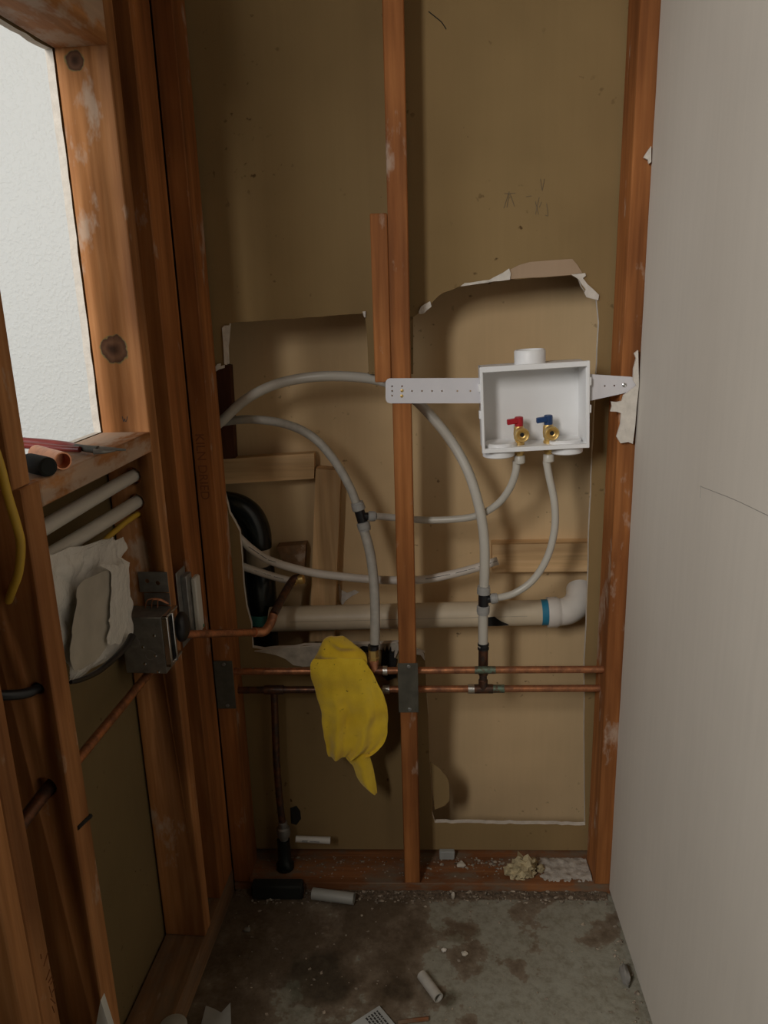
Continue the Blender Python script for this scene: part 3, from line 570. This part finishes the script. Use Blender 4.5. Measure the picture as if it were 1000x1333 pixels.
for s in (-1, 1):
    for zc in (bh * 0.55, -bh * 0.1): m.box((s * (bw + 0.004) - 0.0025, -0.002, zc - 0.008), (s * (bw + 0.004) + 0.0025, 0.012, zc + 0.008), BX, 0.0008)
m.build('front_rim', BOXW, box)
for sx in (-0.066, 0.064):
    MB().lathe(BX(sx, 0.036, -bh + th - 0.001), ezz, [(0.034, 0), (0.034, 0.006), (0.031, 0.009), (0.028, 0.007), (0.0, 0.007)], 28).build('knockout_ring', BOXW, box)
    MB().lathe(BX(sx * 1.06, 0.036, -bh - 0.018), ezz, [(0.026, 0.004), (0.030, 0.0), (0.0325, 0.002), (0.0325, 0.0185)], 28).build('drain_hub', BOXW, box)
MB().lathe(BX(-0.003, 0.040, bh - 0.001), ezz, [(0.031, 0), (0.031, 0.026), (0.029, 0.029), (0.026, 0.029), (0.026, 0.012), (0.0, 0.012)], 28).build('top_hub', BOXW, box)
for vx_, mat_, nm in ((B(675.5, 565, 0.028), REDP, 'red handle'), (B(713.5, 563, 0.028), BLUEP, 'blue handle')):
    b0 = BX((vx_ - c0) @ exx, 0.036, -bh + th)
    v = MB().lathe(b0, ezz, [(0.0105, 0), (0.0105, 0.005), (0.0088, 0.006), (0.0088, 0.010), (0.0105, 0.012), (0.0115, 0.022), (0.0105, 0.034), (0.008, 0.040), (0.006, 0.043)], 18).build('valve', BRASS, box)
    vc = b0 + ezz * 0.024
    MB().lathe(vc - eyy * 0.004 + exx * 0.003, -eyy, [(0.0115, 0), (0.0135, 0.006), (0.0142, 0.016), (0.0142, 0.026), (0.0122, 0.028), (0.0085, 0.026), (0.007, 0.022), (0.0045, 0.021), (0.0045, 0.012)], 20).build('outlet_port', BRASS, v)
    MB().lathe(vc + exx * 0.003 - eyy * 0.0248, -eyy, [(0.0043, 0), (0.0040, 0.0012)], 10).build('port_bore', BLK, v)
    h = MB().lathe(b0 + ezz * 0.038, ezz, [(0.0088, 0), (0.0090, 0.014), (0.0085, 0.0185), (0.006, 0.0195)], 16)
    def HX(a, b, c, q=b0 + ezz * 0.038): return q + exx * a + eyy * b + ezz * (c + 0.10 * a)
    h.box((-0.0245, -0.010, 0.007), (-0.003, 0.002, 0.0175), HX, 0.0012)
    ho = h.build('handle', mat_, v); ho['label'] = nm
    MB().lathe(BX((b0 - c0) @ exx, 0.036, -bh - 0.020), ezz, [(0.0082, 0), (0.0082, 0.006), (0.0102, 0.007), (0.0102, 0.013), (0.009, 0.014), (0.009, 0.020)], 16).build('nipple', BRASS, v)
    MB().lathe(BX((b0 - c0) @ exx, 0.036, -bh - 0.036), ezz, [(0.0085, 0), (0.0112, 0.002), (0.0112, 0.016), (0.0100, 0.0175)], 18).build('clamp_ring', PEX, v)
# straps with real screw holes
def circ(x, y, r, Y, n=8):
    c = B(x, y, Y); return [c + Vector((math.cos(2 * math.pi * k / n) * r, 0, math.sin(2 * math.pi * k / n) * r)) for k in range(n)]
ys = -0.0035
out = [(628, 492), (628, 525)] + [(508, 525), (504.5, 524), (502.5, 521), (502, 517), (502, 500), (502.5, 496), (504.5, 493.5), (508, 492.5)]
sh = [(510.5, 502.8), (510.5, 509), (510.5, 515), (523.5, 502.8), (536.5, 509), (549.5, 509), (562.5, 509), (575.5, 509), (595.5, 509), (612.5, 509)]
MB().prism([B(x, y, ys) for x, y in out], (0, 0.0022, 0), [circ(x, y, 0.0018, ys) for x, y in sh]).build('mounting_strap', STRAP, box)
for (x, y, mt) in ((523.5, 508.5, BRASS), (523.2, 515.5, BRASS)): MB().lathe(B(x, y, ys), (0, -1, 0), [(0.0032, -0.004), (0.0032, 0.0006), (0.002, 0.0012)], 12).build('screw', mt, box)
out = [(767, 487), (800, 489.2), (822, 490.5), (828, 493), (829, 499), (826, 505), (819, 510), (808, 513), (767, 522)]
MB().prism([B(x, y, ys) for x, y in out], (0, 0.0022, 0), [circ(x, y, 0.0018, ys) for x, y in ((787.5, 502.5), (800, 502))]).build('mounting_strap', STRAP, box)
MB().lathe(B(813, 501.3, ys), (0, -1, 0), [(0.0045, -0.004), (0.0045, 0.0006), (0.0025, 0.0014), (0.0022, 0.0002)], 14).build('screw', CHROME, box)

# ================================================================== YELLOW TOWEL OVER THE PIPE
def interp(tab, y):
    for (y0, x0), (y1, x1) in zip(tab, tab[1:]):
        if y <= y1: return x0 + (x1 - x0) * (y - y0) / (y1 - y0)
    return tab[-1][1]
lt = [(857, 408), (863, 404.5), (880, 405), (903, 410), (917, 416), (941, 419), (967, 423), (980, 426), (988, 429)]
rt = [(857, 472), (861, 477), (874, 485), (894, 495), (906, 501), (930, 506), (955, 504.5), (970, 500), (980, 489), (985, 483), (988, 476)]
YT = -0.006
def fold(u, v): return (-0.010 * math.sin(math.pi * min(1, v * 3)) * 0.3 + v * 0.45 * 0.018 * math.sin(u * 15.0 + 0.6 + 1.2 * v) + 0.004 * math.sin(u * 29 + v * 6) * v + 0.01 * v * (u > 0.7) * (u - 0.7) * 3)
m = MB(); rows = []
for i in range(30):
    y = 857 + (988 - 857) * i / 29; rows.append((B(interp(lt, y), y, YT), B(interp(rt, y), y, YT)))
m.sheet(rows, 0.013, 30, fold, 0.004, 3.0, 32)
tw = thing('yellow_towel', B(455, 1033, YT), 'yellow microfibre towel draped over the copper pipes', 'towel')
m.build('front_flap', TOWEL, tw, 1)
lt2 = [(829, 431), (833, 424), (838, 419), (845, 414.5), (853, 411.5), (860, 409), (866, 410)]; rt2 = [(829, 447), (833, 453), (838, 460), (845, 467), (853, 477), (860, 479), (866, 476)]
rows = [(B(interp(lt2, y), y, 0.014), B(interp(rt2, y), y, 0.016)) for y in [829 + 37 * i / 15 for i in range(16)]]
MB().sheet(rows, 0.036, 24, lambda u, v: 0.005 * math.sin(u * 5 + v * 7) + 0.006 * math.sin(v * 11 - u * 5), 0.003, 9.0, 30).build('bunched_top', TOWEL, tw, 1)
lt3 = [(978, 446), (987, 450), (998, 459), (1013, 464), (1022, 470), (1028, 478), (1034, 487)]; rt3 = [(978, 480), (987, 482), (1000, 485.5), (1013, 488), (1022, 490.5), (1034, 491)]
rows = [(B(interp(lt3, y), y, 0.004), B(interp(rt3, y), y, 0.004)) for y in [978 + 56 * i / 17 for i in range(18)]]
MB().sheet(rows, 0.014, 12, lambda u, v: 0.004 * math.sin(u * 7 + v * 2), 0.0015, 5.0, 40).build('tail', TOWEL, tw, 1)

# ================================================================== LEFT WALL: PIPES, BAG, ELECTRICAL BOXES, CABLES
def wtube(name, pts, r, mat, label, cat, group=None, **k): return tag(MB().tube([W(*p) for p in pts], r, 16, **k).build(name, mat), label, cat, group)
wtube('water_pipe', [(0.185, 0.043, 1.1), (0.35, 0.043, 1.099), (0.60, 0.043, 1.095)], 0.0118, PEX, 'upper white pipe through the left wall studs under the sill', 'pipe', 'white pipes under the sill')
wtube('water_pipe', [(0.185, 0.042, 1.051), (0.35, 0.042, 1.052), (0.60, 0.042, 1.055)], 0.0118, PEX, 'lower white pipe through the left wall studs, above the plastic bag', 'pipe', 'white pipes under the sill')
wtube('yellow_cable', [(0.19, 0.041, 1.028), (0.225, 0.043, 1.028), (0.27, 0.05, 1.022), (0.33, 0.06, 1.005), (0.38, 0.066, 0.96)], 0.0052, YCABLE, 'yellow cable coming out of the drilled stud behind the plastic bag', 'cable')
wtube('copper_pipe', [(0.19, 0.043, 0.722), (0.61, 0.043, 0.722)], 0.008, CU, 'copper pipe through the left wall stud below the electrical box', 'pipe', smooth_path=False)
wtube('copper_pipe', [(0.60, 0.034, 0.742), (0.655, 0.033, 0.742), (0.735, 0.034, 0.735)], 0.0095, CUD, 'copper pipe in a drilled hole beside the doubled studs', 'pipe')
wtube('black_cable', [(0.61, 0.022, 0.902), (0.645, 0.026, 0.904), (0.67, 0.045, 0.913), (0.69, 0.075, 0.925)], 0.007, BLK, 'black cable passing through a hole near the doubled studs', 'cable')
yc = [UW(x, y, u) for x, y, u in ((-30, 480, .70), (-14, 560, .69), (0, 606, .685), (10, 645, .68), (22, 685, .67), (27, 710, .665), (24, 745, .655), (16, 768, .645), (11, 782, .634))]
tag(MB().tube(yc, 0.0056, 14).build('yellow_cable', YCABLE), 'yellow cable hanging in front of the stud and looping back into it', 'cable')
# plastic bag of parts
bagt = thing('plastic_bag', LW(110, 885, 0.03), 'crumpled clear plastic bag of white parts stuffed between the left wall studs', 'bag')
def bl_px(tabl, tabr, v0, v1, n, y0, y1):
    r_ = []
    for i in range(n):
        y = y0 + (y1 - y0) * i / (n - 1); r_.append((LW(interp(tabl, y), y, v0), LW(interp(tabr, y), y, v1)))
    return r_
L1 = [(700, 140), (706, 118), (714, 92), (722, 64), (760, 66), (800, 73), (840, 80), (866, 88), (884, 95)]
R1 = [(700, 159), (706, 163), (714, 164), (722, 161), (728, 160), (733, 169), (760, 167), (790, 172), (815, 175), (830, 171), (845, 156), (866, 128), (884, 99)]
def crease(k): return lambda u, v: 0.007 * abs(noise.noise(Vector((u * 3.1 + k, v * 4.3, k)))) * 2 - 0.006 * abs(noise.noise(Vector((u * 7 + v * 5, v * 6 - u * 3, k + 3)))) * 2
MB().sheet(bl_px(L1, R1, 0.024, 0.032, 56, 700, 884), 0.024, 36, crease(1.0), 0.007, 2.0, 30).build('bag_film', BAG, bagt)
L2 = [(742, 138), (752, 112), (765, 101), (800, 97), (850, 92), (872, 96)]; R2 = [(742, 146), (752, 148), (800, 142), (840, 140), (860, 126), (872, 104)]
MB().sheet(bl_px(L2, R2, 0.009, 0.014, 24, 742, 872), 0.008, 14, crease(5.0), 0.002, 4.0, 20).build('inner_part', plain('bagged_grey_part', (0.44, 0.40, 0.33), 0.45), bagt)
L3 = [(735, 128), (745, 146), (800, 143), (838, 139)]; R3 = [(735, 168), (742, 168), (800, 169), (838, 158)]
MB().sheet(bl_px(L3, R3, 0.008, 0.016, 24, 735, 838), 0.005, 14, crease(9.0), 0.0015, 7.0, 24).build('film_fold', BAG, bagt)
MB().tube([LW(92, 888, .02), LW(105, 885, .018), (LW(128, 874, .02)), LW(150, 856, .02), LW(165, 840, .02), LW(172, 828, .02)], [0.003, 0.007], 12).build('black_edge', BLK, bagt)
# electrical box
eb = thing('electrical_box', W(0.24, 0.03, 0.735), 'galvanised electrical box on the drilled left wall stud beside the plastic bag', 'electrical box')
m = MB(); m.box((0.2115, -0.006, 0.738), (0.268, 0.072, 0.850), W, 0.0012); m.build('box_body', STEEL, eb)
for k, (v_, z_) in enumerate(((0.022, 0.775), (0.05, 0.80))): MB().lathe(W(0.2681, v_, z_), -DV, [(0.011, 0), (0.011, 0.0008), (0.0085, 0.001), (0.0085, 0.0003)], 16).build('knockout', STEEL, eb)
for v_, z_ in ((0.010, 0.815), (0.034, 0.792), (0.034, 0.758), (0.010, 0.742), (0.012, 0.775)): MB().lathe(W(0.2681, v_, z_), -DV, [(0.003, 0), (0.003, 0.0008), (0.0015, 0.0016)], 10).build('screw', CHROME, eb)
m = MB(); m.box((0.2085, -0.016, 0.752), (0.269, -0.0065, 0.758), W, 0.0008); m.box((0.2085, -0.016, 0.846), (0.269, -0.0065, 0.851), W, 0.0008); m.box((0.262, -0.018, 0.752), (0.269, -0.0065, 0.851), W, 0.001); m.box((0.240, -0.020, 0.754), (0.2465, -0.0065, 0.850), W, 0.001); m.build('front_frame', CHROME, eb)
MB().box((0.247, -0.0075, 0.758), (0.262, -0.006, 0.846), W, 0).build('opening', BLK, eb)
MB().lump(W(0.207, -0.020, 0.806), 0.026, 3, 0.06, squash=(0.55, 0.95, 1.15)).build('black_plug', BLK, eb)
m = MB(); m.prism([W(0.2115, v_, z_) for v_, z_ in ((-0.004, 0.878), (0.052, 0.878), (0.052, 0.918), (-0.004, 0.918))], -DV * 0.0015, [[W(0.2115, cv + 0.0045 * math.cos(a), cz + 0.0045 * math.sin(a)) for a in [k * math.pi / 4 for k in range(8)]] for cv, cz in ((0.036, 0.900), (0.016, 0.896))])
m.box((0.2113, -0.0045, 0.852), (0.213, 0.045, 0.876), W, 0); m.build('bracket', STEEL, eb)
m = MB()
for k in range(3): m.tube([W(0.225, 0.04 - k * 0.012, 0.852), W(0.232, 0.03 - k * 0.01, 0.87), W(0.222, 0.012 - k * 0.006, 0.868 - k * 0.004), W(0.215, -0.002, 0.856)], 0.0012, 6)
m.build('wire', CUB, eb)
dv_ = thing('switch_device', W(0.11, -0.01, 0.745), 'white switch on a steel strap hanging beside the corner studs', 'switch')
m = MB(); m.box((0.118, -0.0025, 0.742), (0.166, -0.0008, 0.898), W, 0.0004); m.box((0.115, -0.014, 0.752), (0.146, -0.0025, 0.884), W, 0.001); m.build('strap', STEEL, dv_)
m = MB(); m.box((0.100, -0.026, 0.757), (0.128, -0.0145, 0.874), W, 0.003); m.build('switch_body', plain('white_switch', (0.60, 0.58, 0.52), 0.4, var=0.05), dv_)
MB().lathe(W(0.108, -0.0262, 0.765), -NL, [(0.0035, 0), (0.003, 0.0015)], 10).build('screw', plain('green_screw', (0.1, 0.3, 0.2), 0.3, 0.8), dv_)

# ================================================================== ON THE SILL
pe = FL(82, 600, zs + 0.012); pd = (FL(40, 588, zs + 0.012) - pe).normalized()
cs = thing('copper_pipe_offcut', pe, 'short bright copper pipe offcut lying on the sill', 'pipe')
MB().tube([pe, pe + pd * 0.09], 0.0125, 20, smooth_path=False, hollow=0.84).build('tube', CUB, cs)
re0 = FL(63, 608, zs + 0.0135); rd = (FL(45, 604, zs + 0.0135) - re0).normalized()
tag(MB().lathe(re0, rd, [(0.010, -0.001), (0.0130, 0.001), (0.0135, 0.006), (0.0135, 0.05)], 20).build('rubber_cap', RUBBER), 'black round rubber handle end lying on the sill beside the copper offcut', 'handle')
pl = thing('pliers', FL(110, 583, zs), 'needle-nose pliers with dark red grips lying on the sill', 'pliers')
gz = zs + 0.009
MB().tube([FL(30, 574, gz), FL(60, 576, gz), FL(88, 579, gz), FL(102, 582, gz)], [0.0062, 0.0045], 12).build('grip', MARO, pl)
MB().tube([FL(30, 579, gz), FL(60, 581.5, gz), FL(86, 584, gz), FL(104, 585, gz)], [0.0062, 0.0045], 12).build('grip', MARO, pl)
MB().tube([FL(99, 582, gz), FL(112, 584, gz), FL(128, 585.5, gz)], [0.005, 0.006], 10).build('joint', STEELD, pl)
MB().tube([FL(124, 585, gz), FL(140, 584.5, gz), FL(164, 585.5, gz - 0.003)], [0.0055, 0.0015], 10).build('jaw', STEEL, pl)
MB().tube([FL(122, 588, gz), FL(136, 588, gz - 0.001), FL(150, 586.5, gz - 0.003)], [0.0045, 0.0015], 10).build('jaw', STEEL, pl)

# ================================================================== DEBRIS
PT = 0.045
tb_ = thing('printed_tube_offcut', FL(407, 1096, PT + 0.02), 'white printed pipe offcut sticking out beside the copper drop pipe', 'pipe offcut')
a, b = B(385, 1092, 0.045), B(430, 1094, 0.052)
MB().tube([a, a.lerp(b, .3), a.lerp(b, .75), b], [0.0075, 0.0088], 14).build('tube', plain('white_tube', (0.62, 0.60, 0.55), 0.4, var=0.03), tb_)
GP = plain('grey_print', (0.25, 0.25, 0.24), 0.6)
for u0, u1, r_ in ((.2, .36, .0022), (.42, .7, .0012)): MB().tube([a.lerp(b, u0) + Vector((0, -.0083, .001)), a.lerp(b, u1) + Vector((0, -.0088, .001))], r_, 6).build('printed_line', GP, tb_)
def ftube(name, p, q, r, mat, label, hollow=0.8, z=None): 
    z = FZ + r if z is None else z
    return tag(MB().tube([FL(*p, z), FL(*q, z)], r, 16, smooth_path=False, hollow=hollow).build(name, mat), label, 'pipe offcut', 'pipe offcuts on the floor')
ftube('tube_offcut', (407, 1163), (461, 1170), 0.0135, GREYP, 'grey tube offcut lying on the floor against the bottom plate', z=FZ + 0.018)
ftube('tube_offcut', (549, 1269), (571, 1299), 0.0108, PEXG, 'pale tube offcut lying out on the concrete floor')
tag(MB().box((B(572, 1106, 0.085).x, 0.080, PT + 0.0005), (B(592, 1106, 0.085).x, 0.0935, PT + 0.024), bevel=0.002).build('grey_block', plain('pale_grey_block', (0.34, 0.35, 0.33), 0.7)), 'small pale grey block on the bottom plate at the foot of the hole', 'block')
m = MB()
for k in range(9):
    px, py = random.uniform(664, 694), random.uniform(1122, 1140); m.lump(FL(px, py, PT + 0.012), random.uniform(0.013, 0.021), 3, 0.9, seed=k * 3.1, squash=(1.1, 0.8, 0.8))
m.lump(FL(682, 1128, PT + 0.028), 0.025, 3, 0.9, seed=2, squash=(1, .8, 1)); m.lump(FL(660, 1134, PT + 0.008), 0.009, 2, 0.7, seed=12); m.lump(FL(704, 1131, PT + 0.008), 0.010, 2, 0.7, seed=15)
tag(m.build('insulation_tuft', TUFT), 'pale yellow tuft of fibre insulation on the bottom plate', 'insulation')
gm = MB(); rws = []
for j in range(7):
    rws.append([gm.bm.verts.new((XL + 0.006 + (XR - XL - 0.012) * i / 120, -0.0005 - 0.026 * j / 6, FZ + 0.0002 + (0.009 - 0.0115 * (j / 6) ** 1.3) * (0.6 + 0.4 * noise.noise(Vector((i * 0.31, j * 0.7, 5)))) + 0.0015 * (j < 6) * noise.noise(Vector((i * 1.3, j * 1.9, 2))))) for i in range(121)])
for j in range(6):
    for i in range(120): gm.bm.faces.new((rws[j][i], rws[j][i + 1], rws[j + 1][i + 1], rws[j + 1][i]))
tag(gm.build('floor_grit', plain('dark_grit', (0.13, 0.095, 0.066), 0.95, var=0.5, scale=160, bmp=0.9, spec=0.1)), 'dark ridge of grit along the foot of the back bottom plate', 'debris', kind='stuff')
# a drift of drywall dust on the plate
dm = MB(); gx = []
for j in range(45):
    row = []
    for i in range(88):
        u, v = i / 87, j / 44; x = B(702, 1140, 0).x + u * (0.391 - B(702, 1140, 0).x); y = 0.008 + v * 0.082
        e = min(1, 6 * v, 6 * (1 - v) + 0.3, 5 * u, 1); row.append(dm.bm.verts.new((x, y, PT + 0.0002 + max(0, e) * (0.0035 + 0.004 * noise.noise(Vector((x * 60, y * 60, 3)))))))
    gx.append(row)
for j in range(44):
    for i in range(87):
        if min(i / 16, (87 - i) / 4 + .4, j / 12 + .35, (44 - j) / 8 + .3) + 0.75 * noise.noise(Vector((i * .175, j * .175, 1))) + 0.2 * noise.noise(Vector((i * .6, j * .6, 4))) > 0.42: dm.bm.faces.new((gx[j][i], gx[j][i + 1], gx[j + 1][i + 1], gx[j + 1][i])).smooth = True
bmesh.ops.delete(dm.bm, geom=[v for v in dm.bm.verts if not v.link_faces], context='VERTS')
tag(dm.build('drywall_dust', DUST), 'grey-white drift of drywall dust on the bottom plate beside the insulation', 'dust', kind='stuff')
cm = MB()
def crumb(p, r, sd): cm.lump(p + Vector((0, 0, r * 0.25)), r * random.uniform(.5, 1.0), 1, 0.95, seed=sd * 1.37, squash=(random.uniform(.7, 1.4), random.uniform(.5, 1), random.uniform(.35, .8)))
for k in range(300):
    p = FL(random.uniform(325, 785), random.uniform(1163, 1178)); crumb(Vector((max(XL + 0.012, p.x), min(-0.002, p.y), FZ + (0.006 if p.y > -0.015 else 0.002))), random.choice((.002, .003, .003, .005)), k)
for k in range(170):
    p = FL(random.uniform(280, 830), random.uniform(1178, 1333)); crumb(Vector((max(XL + 0.02, min(p.x, XR - 0.012)), min(p.y, -0.03), FZ)), random.choice((.0012, .0015, .002, .002, .003, .0045)), k + 200)
for k in range(60): crumb(Vector((XR - random.uniform(.002, .03), random.uniform(-.5, -.01), FZ)), random.choice((.002, .003, .005)), k + 700)
tag(cm.build('plaster_crumbs', CRUMB), 'scattered plaster crumbs and grit over the concrete floor', 'debris', kind='stuff'); cm = MB()
for k in range(320):
    x = random.uniform(-0.42, 0.385); y = 0.01 + 0.08 * random.random() ** 0.6; crumb(Vector((x, y, PT)), random.choice((.0015, .002, .003, .004)), k + 400)
for k in range(40):
    x = random.uniform(0.02, 0.20); crumb(Vector((x, random.uniform(.05, .09), PT)), random.choice((.003, .004, .006)), k + 600)
tag(cm.build('plaster_crumbs', CRUMB), 'plaster crumbs scattered over the back bottom plate', 'debris', kind='stuff'); cm = MB()
for k in range(18): crumb(Vector((random.uniform(-.43, -.2), YU, zu + 0.0075)), random.choice((.0015, .002, .003)), k + 800)
tag(cm.build('plaster_crumbs', CRUMB), 'few plaster crumbs lying along the upper copper pipe', 'debris', kind='stuff')
def rock(px, py, r, mat, label, z=FZ, sq=(1, .8, .6), cat='debris'):
    c = FL(px, py, z); return tag(MB().lump(c + Vector((0, 0, r * sq[2] * 0.85)), r, 2, 0.45, seed=px, squash=sq).build('plaster_chunk', mat), label, cat, 'plaster chunks on the floor')
rock(605, 1243, 0.0075, GYPD, 'small pale plaster chunk beside a paler one on the concrete floor'); rock(578, 1238, 0.006, GYP, 'small white plaster chip near a plaster chunk on the concrete')
rock(322, 1212, 0.008, ROCK, 'dark round pebble on the dirty floor near the left plate'); rock(590, 1170, 0.008, GYPD, 'pale plaster chip at the foot of the bottom plate', sq=(.6, .5, 1.3))
rock(353, 1171, 0.007, GYPD, 'pale plaster crumb on the floor below the black block'); rock(600, 1128, 0.012, GYPD, 'pale plaster lump on the bottom plate next to the red stain', PT)
rock(813, 1275, 0.016, ROCK, 'grey chunk wedged in the gap under the grey drywall', sq=(.55, 1.6, .9))
# slip of printed packaging, stick and scraps at the near edge of the floor
pk = thing('printed_package', FL(490, 1325), 'crumpled printed package with rows of dark print on the floor', 'package')
PKp = [FL(x, y, FZ + 0.006) for x, y in ((452, 1336), (494, 1309), (520, 1340), (490, 1362))]
MB().prism(PKp, (0, 0, -0.0058)).build('package', PAPERW, pk)
m = MB()
o_, ax_, ay_ = PKp[1], (PKp[2] - PKp[1]), (PKp[0] - PKp[1])
for r_ in range(5):
    u0 = 0.10
    while u0 < 0.8:
        u1 = u0 + random.uniform(.04, .12); st = 0.12 + r_ * 0.085
        m.prism([o_ + ax_ * a_ + ay_ * b_ + Vector((0, 0, .0003)) for a_, b_ in ((u0, st), (u1, st), (u1, st + .045), (u0, st + .045))], (0, 0, -0.0006)); u0 = u1 + 0.025
m.build('print', INK, pk)
tag(MB().tube([FL(518, 1331, FZ + 0.004), FL(540, 1328, FZ + 0.004), FL(558, 1326, FZ + 0.004)], 0.0042, 8).build('wood_splinter', WX), 'brown wood splinter on the floor beside the printed package', 'splinter')
tag(MB().prism([UW(x, y, 0.668) for x, y in ((96, 1490), (131, 1302), (190, 1490))], DV * 0.0125).build('drywall_scrap', SCRAP), 'pointed white drywall scrap standing on the left bottom plate', 'scrap')
tag(MB().lathe(FL(226, 1341, 0.0855), (0, 0, 1), [(0.024, 0), (0.026, 0.002), (0.026, 0.010), (0.023, 0.012), (0.0, 0.0125)], 26).build('round_cap', plain('dull_white_cap', (0.42, 0.42, 0.38), 0.6)), 'round off-white cap on the left bottom plate', 'cap')
tag(MB().prism([FL(x, y, FZ + 0.003) for x, y in ((262, 1333), (268, 1309), (279, 1313), (288, 1318), (300, 1305), (301, 1336), (285, 1345))], (0, 0, -0.0027)).build('paper_scrap', PAPERW), 'torn grey paper scrap on the floor beside the left bottom plate', 'scrap')
